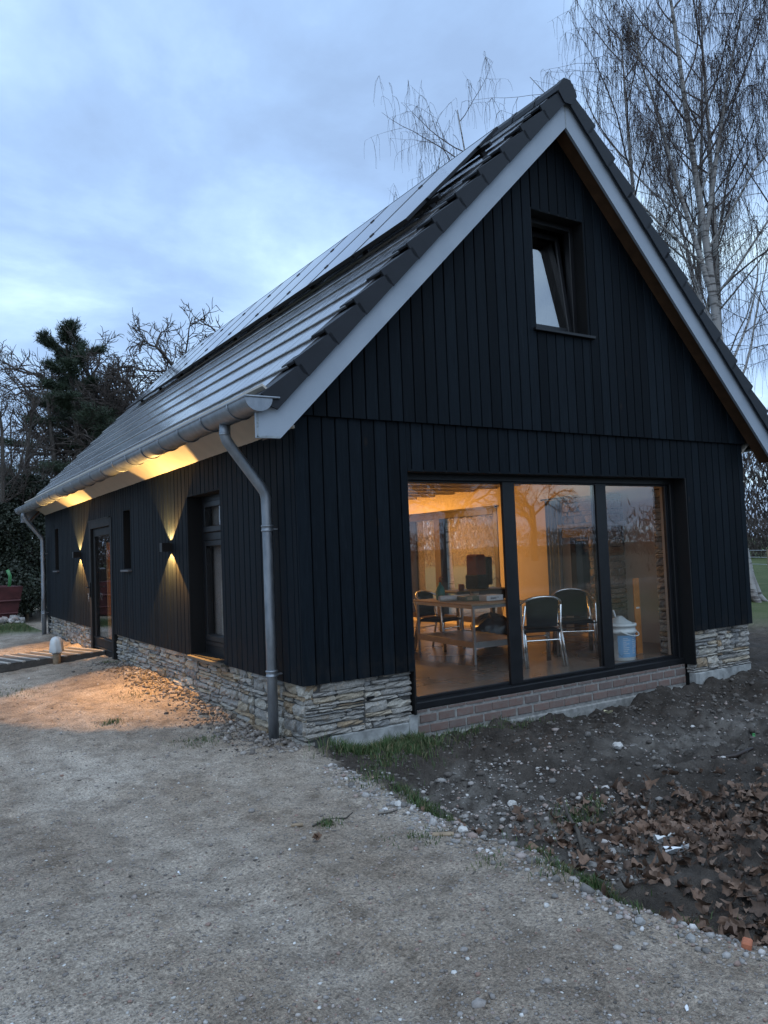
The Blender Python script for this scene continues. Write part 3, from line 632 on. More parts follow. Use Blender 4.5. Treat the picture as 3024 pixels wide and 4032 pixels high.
# roof deck, soffits, barge boards
dk = MB()
for sgn in (-1, 1):
    xe = W / 2 + sgn * (W / 2 + 0.36); pl = [(W / 2, rz(W / 2, 0.335)), (xe, rz(xe, 0.335)), (xe, rz(xe, 0.40)), (W / 2, rz(W / 2, 0.40))]
    if sgn > 0: pl = pl[::-1]
    dk.prism([(z, x) for x, z in pl], 1, -OV + 0.04, L + OV - 0.04)
roof = dk.build('roof', MT['backing'], house)
for sgn in (-1, 1):
    xe = W / 2 + sgn * (W / 2 + 0.30)
    for y0, y1 in ((-OV + .035, -0.036), (L - 0.01, L + OV - .035)):
        q = MB(); pl = [(W / 2, rz(W / 2, 0.072)), (xe, rz(xe, 0.072)), (xe, rz(xe, 0.096)), (W / 2, rz(W / 2, 0.096))]
        q.prism([(z, x) for x, z in (pl if sgn < 0 else pl[::-1])], 1, y0, y1); q.build('verge_soffit', MT['ply'], roof)
    # canted eaves soffit
    X_ = lambda x: x if sgn < 0 else W - x
    pl = [(X_(0.024), ZW - .008), (X_(-0.37), ZW + .285), (X_(-0.37), ZW + .305), (X_(0.024), ZW + .016)]
    q = MB(); q.prism([(z, x) for x, z in (pl[::-1] if sgn < 0 else pl)], 1, 0.0, L); q.build('eaves_soffit', MT['soffit'], roof)
    pl2 = [(X_(-0.13), ZW + .106), (X_(-0.37), ZW + .285), (X_(-0.37), ZW + .305), (X_(-0.13), ZW + .13)]
    for y0, y1 in ((-OV + .03, 0.0), (L, L + OV - .03)): q = MB(); q.prism([(z, x) for x, z in (pl2[::-1] if sgn < 0 else pl2)], 1, y0, y1); q.build('eaves_soffit', MT['soffit'], roof)
    for y0, y1 in ((-OV, -OV + 0.03), (L + OV - .03, L + OV)):
        xo, xi = X_(-0.442), X_(-0.242)
        xb = X_(-0.242); pl = [(W / 2 + sgn * 0.0005, rz(W / 2)), (xi, 2.483), (xo, 2.480), (xo, 2.70), (X_(-0.36), rz(X_(-0.36), 0.36)), (W / 2 + sgn * 0.0005, rz(W / 2, 0.36))]
        q = MB(); q.prism([(z, x) for x, z in (pl[::-1] if sgn > 0 else pl)], 1, y0, y1); bg_ = q.build('barge_board', MT['barge'], roof)
        if y0 < 0:
            q = MB()   # bare strips where the paint stops short
            zs0 = [R.uniform(.012, .024) for _ in range(9)]
            for k in range(8):
                z0 = 2.484 + k * .0265; q.box((xo + (.001 if sgn < 0 else -.001), y0 - .0012, z0), (xo + (zs0[k] if sgn < 0 else -zs0[k]), y0 + .004, z0 + .0265))
                x0 = xo + (-sgn) * .024 * (k + .2); q.box((x0, y0 - .0012, 2.4835), (x0 + (-sgn) * .024, y0 + .004, 2.488 + zs0[k] * .6))
            q.build('bare_paint_edge', MT['primer'], bg_)
q = MB(); q.box((W / 2 - .008, -OV - .003, rz(W / 2) + .004), (W / 2 + .008, -OV + .002, rz(W / 2, .36) - .02)); q.build('apex_joint', MT['primer'], roof)

# roof tiles
SL = math.hypot(1, T); GX = 0.284; LEN = GX * SL; TWD = 0.242; X0 = -0.407
def tile_mesh(verge=False):
    mb = MB(); ln = LEN + 0.075; w2 = TWD - 0.004
    # across y: shallow roll at one side ; along local x (up slope)
    prof = [(0, -0.004), (0.006, 0.0), (0.06, 0.0005), (0.12, 0.0), (w2 - 0.006, 0.0005), (w2, -0.004)]
    V = []; n = len(prof)
    for (xx, zz_) in ((0.0, 0.0), (0.006, 0.006), (ln, 0.0)):
        for p, h in prof: V.append((xx, p, zz_ - 0.006 + h * (1 if xx < ln - 0.01 else .4)))
    o = len(V)
    for (xx, zz_) in ((0.0, -0.024), (ln, -0.024)):
        for p, h in prof: V.append((xx, p, zz_))
    F = []
    for r_ in range(2):
        for j in range(n - 1): F.append((r_ * n + j, (r_ + 1) * n + j, (r_ + 1) * n + j + 1, r_ * n + j + 1)[::-1])
    for j in range(n - 1):
        F.append((o + j, j, j + 1, o + j + 1)[::-1]); F.append((o + j, o + j + 1, o + n + j + 1, o + n + j)[::-1]); F.append((o + n + j, o + n + j + 1, 2 * n + j + 1, 2 * n + j)[::-1])
    F.append((o, o + n, 2 * n, n, 0)[::-1]); F.append((n - 1, 2 * n - 1, 3 * n - 1, o + 2 * n - 1, o + n - 1)[::-1])
    mb.add(V, F)
    return mb
tmesh = tile_mesh().mesh('roof_tile', MT['tile'])
def verge_mesh(sgn):
    mb = tile_mesh(); ln = LEN + 0.03
    # flange hanging over the barge board, tapered tail; local z is square to the slope
    for (a, b) in ((-0.012, 0.008),):
        V = [(0.0, a, 0.004), (ln, a, -0.010), (ln, a, -0.122), (0.03, a, -0.172), (0.0, a, -0.125)]
        V += [(x, b, z) for x, y, z in V]
        F = [(0, 1, 2, 3, 4)[::-1], (5, 6, 7, 8, 9)] + [(i, (i + 1) % 5, 5 + (i + 1) % 5, 5 + i) for i in range(5)]
        mb.add(V, F)
    return mb.mesh('verge_tile', MT['verge'])
vmesh = verge_mesh(1)
TILT = math.atan2(0.014, LEN)
def tile_matrix(xt, y, left=True, verge=False):
    zt_ = rz(xt if left else W - xt, 0.505 if verge else 0.490)
    ang = math.atan(T) - (math.atan2(0.044, LEN) if verge else TILT)
    if left:
        M_ = Matrix.Translation((xt, y, zt_)) @ Matrix.Rotation(-ang, 4, 'Y')
    else:
        M_ = Matrix.Translation((W - xt, y, zt_)) @ Matrix.Rotation(math.pi, 4, 'Z') @ Matrix.Rotation(-ang, 4, 'Y')
    return M_
lt = []; rest = MB()
for k in range(12):
    xt = X0 + k * GX; y = -OV - 0.02 + TWD; st = 0.5 * TWD * (k % 2)
    yy = y - st if st else y
    n_ = 0
    while yy < L + OV:
        if yy > -OV - 0.02 + 0.5 * TWD - .01: lt.append((xt, yy))
        yy += TWD
cands = []
for xt, y in lt:
    dd = (Vector((xt, y, rz(xt, .5))) - CAM).length
    hid = 1.5 < xt < 2.3 and 0.5 < y < 10.5
    cands.append((dd + (100 if hid else 0), xt, y))
cands.sort()
def emit(mb, me_, M_):
    o = len(mb.v); mb.v.extend([tuple(M_ @ v.co) for v in me_.vertices]); mb.f.extend([tuple(o + i for i in p.vertices) for p in me_.polygons])
for i, (d_, xt, y) in enumerate(cands):
    M_ = tile_matrix(xt, y + R.uniform(-.0015, .0015)) @ Matrix.Rotation(R.uniform(-.004, .004), 4, 'X')
    if i < 290: t_ = link('tile', tmesh, roof); t_.matrix_world = M_
    else: emit(rest, tmesh, M_)
for k in range(12):
    for j in range(1, 52): emit(rest, tmesh, tile_matrix(X0 + k * GX, -OV - .02 + (j + 1) * TWD, False))
tag(rest.build('far_tiles', MT['tile'], roof), kind='stuff')
# the right-hand slope's verge tiles are mirrored so that the flange faces the gable
vm2 = MB(); emit(vm2, vmesh, Matrix.Scale(-1, 4, (0, 1, 0))); vm2.f = [f[::-1] for f in vm2.f]; vmesh2 = vm2.mesh('verge_tile', MT['verge'])
for k in range(13):
    xt = X0 + k * GX
    if k < 12 or True:
        t_ = link('verge_tile', vmesh, roof); t_.matrix_world = tile_matrix(xt, -OV - 0.034, True, True) if k < 12 else tile_matrix(xt, -OV - .034, True, True) @ Matrix.Diagonal((0.30, 1, 1, 1))
        t_ = link('verge_tile', vmesh2, roof); t_.matrix_world = tile_matrix(xt, -OV - 0.034, False, True) if k < 12 else tile_matrix(xt, -OV - .034, False, True) @ Matrix.Diagonal((0.30, 1, 1, 1))
# ridge caps
rp = [(-0.135, -0.085), (-0.118, -0.02), (-0.045, 0.07), (0.045, 0.07), (0.118, -0.02), (0.135, -0.085)]
zr_ = rz(W / 2, 0.415)
def ridge_geo(end):
    q = MB(); n = len(rp)
    def ring(y, s=1.0): return [(x * s, y, z * s + (0.0)) for x, z in rp]
    V = ring(0) + ring(0.06) + ring(0.062, .93) + ring(0.36, .93) + [(x * .86, 0.36, z * .86 - .02) for x, z in rp] + [(x * .9, 0.0, z * .9 - .02) for x, z in rp]
    F = []
    for r_ in range(5):
        for j in range(n - 1): F.append((r_ * n + j, r_ * n + j + 1, (r_ + 1) * n + j + 1, (r_ + 1) * n + j)[::-1])
    for j in range(n - 1): F.append((5 * n + j, 5 * n + j + 1, j + 1, j)[::-1])
    F.append(tuple(r_ * n for r_ in range(6))); F.append(tuple(r_ * n + n - 1 for r_ in range(6))[::-1])
    q.add(V, F)
    if end:
        pl = rp + [(0.05, -0.19), (-0.05, -0.19)]
        q.prism([(z, x) for x, z in pl], 1, -0.025, 0.004)
    return q
rme, rme_e = ridge_geo(False).mesh('ridge_cap', MT['verge']), ridge_geo(True).mesh('ridge_cap', MT['verge'])
y = -OV - 0.035; k = 0
while y < L + OV - 0.1:
    o = link('ridge_cap', rme_e if k == 0 else rme, roof); o.location = (W / 2 - 0.01, y, zr_); y += 0.345; k += 1

# gutters and downpipes
GXO, GXI, GZ = -0.553, -0.325, 2.785
def gutter(side):
    X_ = (lambda x: x) if side < 0 else (lambda x: W - x)
    def prof(s=1.0):
        c = (GXO + GXI) / 2; rx = (GXI - GXO) / 2 * s; return [(c + rx * math.cos(a), -0.108 * s * math.sin(a) ** 0.9 if math.sin(a) > 0 else 0) for a in [math.pi - math.pi * i / 14 for i in range(15)]]
    q = MB(); q.smooth = True; ya, yb = -OV - 0.055, L + OV + 0.06
    po, pi_ = prof(), prof(.955); n = len(po); V = []
    for y in (ya, yb):
        dz = -0.028 * (y / L)
        V += [(X_(x), y, GZ + z + dz) for x, z in po] + [(X_(x), y, GZ + z + dz) for x, z in pi_]
    F = []
    for j in range(n - 1):
        F.append((j, j + 1, 2 * n + j + 1, 2 * n + j)); F.append((n + j, n + j + 1, 3 * n + j + 1, 3 * n + j)[::-1])
    q.add(V, F); g = q.build('gutter', MT['zinc'], house)
    for y0, y1 in ((ya - .003, ya + .002), (yb - .002, yb + .003)): q = MB(); q.prism([(GZ + z - 0.028 * y0 / L, X_(x)) for x, z in po], 1, y0, y1); q.build('end_cap', MT['zinc'], g)
    q = MB(); q.tube([(X_(GXO + .004), ya, GZ + .003), (X_(GXO + .004), yb, GZ + .003 - .028)], .011, 8); q.build('bead', MT['zinc'], g)
    q = MB(); q.tube([(X_(GXO), ya - .004, GZ + .004), (X_(GXI + .06), ya - .004, GZ + .006)], .009, 8); q.build('end_rim', MT['zinc'], g)
    y = 0.06; bm_ = None
    po2 = prof(1.035)
    while y < L + OV:
        b_ = MB(); b_.smooth = True; dz = -0.028 * y / L
        b_.tube([(X_(x), 0, GZ + z - .002) for x, z in po2], .007, 6)
        if bm_ is None: bm_ = b_.mesh('bracket', MT['zinc'])
        o = link('bracket', bm_, g); o.location = (0, y, dz); y += 0.635
    return g
gutter(-1); gutter(1)
def downpipe(y, zb):
    q = MB(); q.smooth = True
    pts = [(-.445, y, 2.69), (-.448, y, 2.60), (-.435, y, 2.555), (-.41, y, 2.515), (-.135, y, 2.16), (-.105, y, 2.115), (-.092, y, 2.06), (-.09, y, 1.9), (-.09, y, 1.0), (-.09, y, zb)]
    q.tube(pts, [.047, .047, .047, .046, .046, .046, .046, .044, .044, .044], 18); p = q.build('downpipe', MT['zinc'], house)
    q = MB(); q.lathe([(.047, -.04), (.052, -.038), (.053, -.028), (.048, -.024), (.048, .0), (.053, .004), (.053, .014), (.047, .018)], 18, (-.09, y, 1.815)); q.smooth = True; q.build('pipe_clip', MT['zinc'], p)
    q = MB(); q.lathe([(.047, -.04), (.052, -.038), (.053, -.028), (.048, -.024), (.048, .0), (.053, .004), (.053, .014), (.047, .018)], 18, (-.09, y, 0.575)); q.smooth = True; q.build('pipe_clip', MT['zinc'], p)
    q = MB(); q.box((-.06, y - .02, 1.79), (0.01, y + .02, 1.80)); q.box((-.06, y - .02, .55), (0.03, y + .02, .56)); q.build('wall_stay', MT['zinc'], p)
    q = MB(); q.smooth = True; q.lathe([(.0475, -.012), (.0495, 0), (.0475, .012)], 18, (-.448, y, 2.60)); q.build('collar', MT['zinc'], p)
downpipe(0.40, -0.06); downpipe(11.95, 0.02)
# flashing strip between eaves tiles and gutter
q = MB(); q.prism([(2.83, -.36), (2.80, -.42), (2.795, -.42), (2.825, -.36)], 1, -OV, L + OV); q.build('eaves_flashing', MT['zinc'], roof)

# stone plinth
def stone_template():
    # rounded, chipped block: 5x3 front grid
    nxs, nys = 5, 4; V = []; F = []
    g = [[None] * nys for _ in range(nxs)]
    for i in range(nxs):
        for j in range(nys):
            u, v = i / (nxs - 1) - .5, j / (nys - 1) - .5
            ed = (i in (0, nxs - 1)) + (j in (0, nys - 1))
            dz = -0.07 * ed + R.uniform(-.12, .12) - (0.05 if ed == 2 else 0)
            uu = u * (1 - (0.05 if j in (0, nys - 1) else 0)) + R.uniform(-.022, .022); vv = v + R.uniform(-.045, .045) * (1 if abs(v) > .4 else 1.5)
            g[i][j] = len(V); V.append((uu, -0.5 - dz, vv))
    for i in range(nxs - 1):
        for j in range(nys - 1): F.append((g[i][j], g[i + 1][j], g[i + 1][j + 1], g[i][j + 1]))
    rim = [g[i][0] for i in range(nxs)] + [g[nxs - 1][j] for j in range(1, nys)] + [g[i][nys - 1] for i in range(nxs - 2, -1, -1)] + [g[0][j] for j in range(nys - 2, 0, -1)]
    o = len(V)
    for r_ in rim: V.append((V[r_][0] * 1.0, 0.5, V[r_][2] * 1.0))
    for k in range(len(rim)):
        k2 = (k + 1) % len(rim); F.append((rim[k], o + k, o + k2, rim[k2]))
    mb = MB(); mb.add(V, F); return mb.mesh('stone', MT['stone'])
ST = [stone_template() for _ in range(14)]
stones = []     # (centre, size(u,depth,z), rotation)
def plinth(u0, u1, zb, ztop, side):
    u = u0
    while u < u1 - .04:
        ln = min(R.uniform(.34, .85), u1 - u)
        if u1 - (u + ln) < .16: ln = u1 - u
        hs = []; tot = ztop - zb
        while sum(hs) < tot: hs.append(R.choice([.028, .04, .05, .06, .075, .1]) * R.uniform(.9, 1.1))
        s_ = tot / sum(hs); z = zb
        for h in hs:
            h *= s_; n = max(1, round(ln / R.uniform(.13, .32) if h < .085 else ln / R.uniform(.14, .3)))
            cuts = [0] + sorted(R.uniform(.22, .78) if n == 2 else (i + R.uniform(.25, .75)) / n for i in range(n - 1)) + [1]
            for a_, b_ in zip(cuts[:-1], cuts[1:]):
                wd = (b_ - a_) * ln; stones.append((side, u + (a_ + b_) / 2 * ln, z + h / 2, wd - R.uniform(.004, .012), h - R.uniform(.003, .009), R.uniform(-.004, .026)))
            z += h
        u += ln
plinth(0.045, 6.28, -0.10, ZC + .012, 's'); plinth(7.87, 12.15, 0.0, ZC + .012, 's')
plinth(0.035, 1.095, 0.045, ZC + .012, 'f'); plinth(5.085, 6.19, 0.0, ZC + .012, 'f')
plins = [MB().box(a, b).build('stone_plinth', MT['mortar'], house) for a, b in (((.052, .052, -.3), (.10, 6.28, ZC + .01)), ((.052, 7.87, -.3), (.10, L - .02, ZC + .01)), ((.102, .052, -.3), (1.085, .11, ZC + .012)), ((5.10, .052, -.3), (6.18, .11, ZC + .012)))]
plin = plins[0]
def stone_M(s):
    side, u, z, wd, h, pr = s; dp = 0.10
    if side == 's': return Matrix.Translation((.022 + dp / 2 - pr + .02, u, z)) @ Matrix.Rotation(-math.pi / 2, 4, 'Z') @ Matrix.Diagonal((wd, dp, h, 1))
    return Matrix.Translation((u, .022 + dp / 2 - pr + .02, z)) @ Matrix.Diagonal((wd, dp, h, 1))
stones.sort(key=lambda s: ((Vector((0, s[1], .3)) if s[0] == 's' else Vector((s[1], 0, .3))) - CAM).length / math.sqrt(s[3] * s[4]) * 0.1 + (0 if s[0] == 'f' else .0))
far = MB()
for i, s in enumerate(stones):
    me_ = R.choice(ST)
    pp_ = plins[(0 if s[1] < 7 else 1) if s[0] == 's' else (2 if s[1] < 3 else 3)]
    if i < 295: o = link('stone', me_, pp_); o.matrix_world = stone_M(s)
    else: emit(far, me_, stone_M(s))
if far.v: tag(far.build('far_stones', MT['stone_i'], plin), kind='stuff')
# end stones that turn the corner of the opening
q = MB(); q.cbox((.62, .025, .285), (.70, .06, .325), .003)
for k in range(6): q.box((.628 + k * .012, .02, .292), (.632 + k * .012, .03, .318))
q.build('air_vent', MT['black'], plins[2])
# concrete base strips and the brick course under the sliding door
for a, b in (((.26, .022, -.32), (1.045, .12, .042)), ((5.09, .022, -.32), (6.18, .12, -.002)), ((1.05, .03, -.32), (1.15, .20, .10))): MB().cbox(a, b, .008).build('concrete_base', MT['concrete'], house)
q = MB(); q.box((1.152, .165, -.42), (5.085, .30, .098)); bwall = q.build('brick_footing', MT['lightmortar'], house)
bmz = [MB().cbox((0, 0, 0), (.185 + .01 * k, .02, .072), .004).mesh('brick', MT['brick']) for k in range(3)]
for row, z in enumerate((0.074, -.022, -.118)):
    x = 1.16 + (0.10 if row % 2 else 0)
    while x < 5.05:
        me_ = R.choice(bmz)
        o = link('brick', me_, bwall); sx = min(1.0, (5.08 - x) / .20); o.matrix_world = Matrix.Translation((x, .156 + R.uniform(-.002, .003), z)) @ Matrix.Diagonal((sx, 1, 0.3 if row == 0 else 1, 1)); x += .215
q = MB(); q.cbox((1.16, .142, -.45), (5.08, .17, -.150), .012); q.build('footing_render', MT['lightmortar'], bwall)

# interior shell
q = MB(); q.box((.30, .28, .02), (5.95, 7.5, FLOOR)); q.build('interior_floor', MT['floor'], house)
q = MB()
for a, b, h in [(0.3, 2.02, None), (2.02, 2.62, RW2), (2.62, 4.30, None), (4.30, 7.00, RW1), (7.00, 7.6, None)]:
    if h is None: q.box((5.85, a, FLOOR), (5.949, b, 2.75))
    else: q.box((5.85, a, h[3]), (5.949, b, 2.75)); q.box((5.85, a, FLOOR - .01), (5.949, b, h[2]))
q.build('interior_wall', MT['plaster'], house)
q = MB(); q.box((.305, 7.5, FLOOR), (5.85, 7.6, 2.75)); q.box((.301, .31, FLOOR), (.36, 6.2, 2.75)); q.box((.301, 6.2, 2.3), (.36, 7.5, 2.75)); q.box((.36, .301, FLOOR), (XL - .06, .34, 2.75)); q.box((XR + .03, .301, FLOOR), (5.85, .34, 2.75)); q.box((XL - .06, .301, ZO + .02), (XR + .03, .34, 2.75)); q.build('interior_wall', MT['plaster'], house)
q = MB(); q.box((.30, .30, 2.75), (5.95, 7.6, 2.80)); ceil = q.build('ceiling', MT['plasterw'], house)
y = 0.72
while y < 7.3:
    q = MB(); q.cbox((.36, y, 2.54), (5.849, y + .10, 2.7495), .004); q.build('joist', MT['joist'], ceil); y += 0.59
q = MB(); q.cbox((5.02, .27, FLOOR), (5.07, .335, 2.25), .003); q.build('pale_door_jamb', MT['soffit'], fwall)
# windows of the far side wall
for o_, mull in ((RW1, 6.0), (RW2, None)):
    a, b, z0, z1 = o_; q = MB()
    q.cbox((5.84, a - .02, z0), (5.98, a + .09, z1), .005); q.cbox((5.84, b - .09, z0), (5.98, b + .02, z1), .005); q.cbox((5.84, a + .09, z1 - .14), (5.98, b - .09, z1), .005); q.cbox((5.84, a + .09, z0), (5.98, b - .09, z0 + .1), .005)
    if mull: q.cbox((5.83, mull - .09, z0 + .1), (5.98, mull + .09, z1 - .14), .005); q.cbox((5.80, a - .02, z1 - .035), (5.84, b, z1), .004)
    rw = q.build('living_room_window', MT['darkwood'], house)
    for p0, p1 in (((a + .09, mull - .09), (mull + .09, b - .09)) if mull else ((a + .09, b - .09),)):
        q = MB(); q.box((5.93, p0 - .005, z0 + .095), (5.942, p1 + .005, z1 - .135)); q.build('pane', MT['glass'], rw)

# ------------------------------------------------------------------ solar panels (ten, portrait, clamped to rails)
PX0, PX1 = 1.36, 2.58; PLEN = (PX1 - PX0) * SL; PY0, PP = 0.20, 1.05
def panel_M(y): return Matrix.Translation((PX0, y, rz(PX0, 0.64))) @ Matrix.Rotation(-math.atan(T), 4, 'Y')
pf = MB(); pw = PP - .02
pf.cbox((0, 0, -.035), (PLEN, .012, 0), .002); pf.cbox((0, pw - .012, -.035), (PLEN, pw, 0), .002); pf.cbox((0, .012, -.035), (.012, pw - .012, 0), .002); pf.cbox((PLEN - .012, .012, -.035), (PLEN, pw - .012, 0), .002)
pfm = pf.mesh('frame', MT['pvframe']); pgm = MB().box((.012, .012, -.012), (PLEN - .012, pw - .012, -.003)).mesh('solar_glass', MT['pv'])
clm = MB().cbox((-.03, -.016, -.02), (.03, .016, .008), .003).mesh('clamp', MT['pvframe'])
ords = ['nearest', 'second', 'third', 'fourth', 'fifth', 'sixth', 'seventh', 'eighth', 'ninth', 'farthest']
for k in range(10):
    p = empty('solar_panel'); p.matrix_world = panel_M(PY0 + k * PP)
    tag(p, f'black framed solar panel on the roof slope, {ords[k]} from the gable end' if k else 'black framed solar panel nearest the gable end, with its dark edge showing', 'solar panel', 'solar panels on the roof')
    link('frame', pfm, p); link('solar_glass', pgm, p)
    for s in (.22, .78):
        c = link('clamp', clm, p); c.location = (PLEN * s, pw + .01, 0)
        if k == 0: c = link('clamp', clm, p); c.location = (PLEN * s, -.016, -.008)
for s in (.22, .78):
    q = MB(); q.cbox((-.02, -.14, -.082), (.02, 10 * PP + .05, -.037), .003); o = q.build('mounting_rail', MT['pvframe'])
    o.matrix_world = panel_M(PY0) @ Matrix.Translation((PLEN * s, 0, 0))
    tag(o, 'black aluminium rail carrying the %s edge of the solar panels' % ('lower' if s < .5 else 'upper'), 'rail', 'solar panel rails')
    for k in range(9):
        q = MB(); q.cbox((-.05, -.02 + k * 1.3, -.125), (.015, .02 + k * 1.3, -.075), .004); q.build('roof_hook', MT['pvframe'], o)

# ------------------------------------------------------------------ wall lamps
def wall_lamp(y, z, label):
    lp = empty('wall_lamp', (0, y, z), 0, label, 'wall lamp', 'up and down wall lamps')
    q = MB(); q.cbox((-.022, -.045, -.045), (0.002, .045, .045), .003); q.build('back_plate', MT['black'], lp)
    q = MB(); h = .052
    for a, b in (((-.126, -.05, -h), (-.116, .05, h)), ((-.030, -.05, -h), (-.022, .05, h)), ((-.116, -.05, -h), (-.030, -.042, h)), ((-.116, .042, -h), (-.030, .05, h)), ((-.116, -.042, -.012), (-.030, .042, .012))): q.box(a, b)
    q.build('housing', MT['black'], lp)
    em = bpy.data.materials.get('lamp_led') or None
    if em is None:
        a = Mat('lamp_led'); a.p.inputs['Emission Color'].default_value = (1, .62, .25, 1); a.p.inputs['Emission Strength'].default_value = 12; em = a.m
    for s in (-1, 1):
        q = MB(); q.box((-.085, -.013, s * .0125), (-.060, .013, s * .016)); q.build('led_chip', em, lp)
        ld = bpy.data.lights.new('lamp_beam', 'SPOT'); ld.energy = 105 if s > 0 else 135; ld.color = (1, .56, .17); ld.spot_size = rad(102); ld.spot_blend = .12; ld.shadow_soft_size = .008
        ld.color = (1, .56, .17) if s > 0 else (1, .49, .12)
        lo = bpy.data.objects.new('lamp_beam', ld); COL.objects.link(lo); lo.parent = lp; lo.location = (-.073, 0, s * .024); lo.rotation_euler = (math.pi if s > 0 else 0, 0, 0)
wall_lamp(3.40, 1.715, 'lit black box lamp on the side wall, between slit window and tall window')
wall_lamp(8.62, 1.715, 'lit black box lamp on the side wall, left of the entrance door')

# ------------------------------------------------------------------ things in the living room
FZ = FLOOR
def pendant():
    lp = empty('pendant_lamp', (4.2, 6.2, 2.05), 0, 'warm pendant lamp glowing deep inside the living room', 'lamp')
    q = MB(); q.lathe([(.03, .16), (.06, .15), (.17, .02), (.175, 0), (.165, 0), (.055, .14)], 24); q.smooth = True; q.build('lamp_shade', MT['black'], lp)
    q = MB(); q.tube([(0, 0, .15), (0, 0, .69)], .006, 6); q.build('cord', MT['black'], lp)
    a = Mat('warm_bulb'); a.p.inputs['Emission Color'].default_value = (1, .55, .18, 1); a.p.inputs['Emission Strength'].default_value = 15
    q = MB(); q.lathe([(0, -.06), (.03, -.05), (.042, -.02), (.03, .03), (.015, .06), (0, .06)], 16, (0, 0, .06)); q.smooth = True; q.build('bulb', a.m, lp)
    ld = bpy.data.lights.new('pendant_glow', 'POINT'); ld.energy = 150; ld.color = (1, .45, .10); ld.shadow_soft_size = .07
    lo = bpy.data.objects.new('pendant_glow', ld); COL.objects.link(lo); lo.parent = lp; lo.location = (0, 0, -.04)
pendant()
def worktable():
    t = empty('work_table', (2.96, 1.45, FZ), rad(-5.5), 'wooden topped work table on thin steel legs behind the left glass panel', 'table')
    # local x across (to the right), y into the room
    wd, ln, h = .72, 1.36, .71
    q = MB(); q.cbox((-.03, -.03, h - .022), (wd + .03, ln + .03, h), .003); q.build('table_top', MT['wood'], t)
    q = MB(); q.cbox((0, 0, h - .06), (wd, .03, h - .0225), .002); q.cbox((0, ln - .03, h - .06), (wd, ln, h - .0225), .002); q.cbox((0, .03, h - .06), (.03, ln - .03, h - .0225), .002); q.cbox((wd - .03, .03, h - .06), (wd, ln - .03, h - .0225), .002); q.build('apron', MT['steel'], t)
    for x, y in ((0, 0), (wd - .03, 0), (0, ln - .03), (wd - .03, ln - .03)):
        q = MB(); q.cbox((x, y, 0), (x + .03, y + .03, h - .0605), .003); q.build('leg', MT['steel'], t)
    q = MB(); q.box((.031, .005, .25), (wd - .031, ln - .005, .256)); q.cbox((.031, -.003, .19), (wd - .031, .003, .262), .001); q.cbox((.0, .031, .19), (.006, ln - .031, .262), .001); q.cbox((wd - .006, .031, .19), (wd, ln - .031, .262), .001); q.build('lower_shelf', MT['steel'], t)
    return t
tb = worktable()
TM = Matrix.Translation((2.96, 1.45, FZ + .7105)) @ Matrix.Rotation(rad(-5.5), 4, 'Z')
def on_table(name, x, y, rzd, label, cat):
    o = empty(name, TM @ Vector((x, y, 0)), rad(-5.5 + rzd), label, cat); return o
o = on_table('paper_roll', .02, .78, -6, 'white rolled paper drawing lying on the work table', 'paper roll')
q = MB(); q.smooth = True; q.tube([(0, 0, .035), (.42, .0, .035)], .035, 18, cap=False); q.tube([(0, 0, .035), (.42, 0, .035)], .027, 14, cap=False); q.build('sheet', MT['paper'], o)
o = on_table('carton', .40, .28, 4, 'small white carton at the near edge of the work table', 'box')
q = MB(); q.cbox((0, 0, 0), (.26, .2, .066), .003); c_ = q.build('box_body', MT['paper'], o)
q = MB(); q.box((.06, -.002, .022), (.15, .001, .030)); q.box((.06, -.002, .036), (.19, .001, .041)); q.build('print', MT['ink'], o)
o = on_table('carton', .20, .46, -8, 'flat olive green box beside the white carton on the work table', 'box')
q = MB(); q.cbox((0, 0, 0), (.34, .24, .06), .003); q.build('box_body', MT['greenbox'], o); q = MB(); q.box((.03, -.002, .015), (.1, .001, .05)); q.build('print', MT['wood'], o)
o = on_table('tin_can', .45, .62, 0, 'small brown tin standing behind the cartons on the work table', 'tin')
q = MB(); q.smooth = True; q.lathe([(.0, 0), (.05, 0), (.052, .004), (.052, .11), (.05, .114), (.045, .112), (0, .112)], 20); q.build('tin_body', MT['darkwood'], o); q = MB(); q.lathe([(.0525, .03), (.0525, .085)], 20); q.build('tin_label', MT['wood'], o)
o = on_table('spray_bottle', .20, 1.05, 20, 'teal plastic bottle with a pump top on the work table', 'bottle')
q = MB(); q.smooth = True; q.lathe([(0, 0), (.055, 0), (.06, .01), (.06, .12), (.05, .16), (.02, .20), (.016, .23), (0, .23)], 20); q.build('bottle_body', MT['teal'], o)
q = MB(); q.lathe([(.0, .23), (.019, .23), (.019, .26), (.008, .262), (.008, .29), (0, .29)], 14); q.cbox((-.01, -.01, .285), (.06, .01, .30), .003); q.build('pump', MT['redfab'], o)

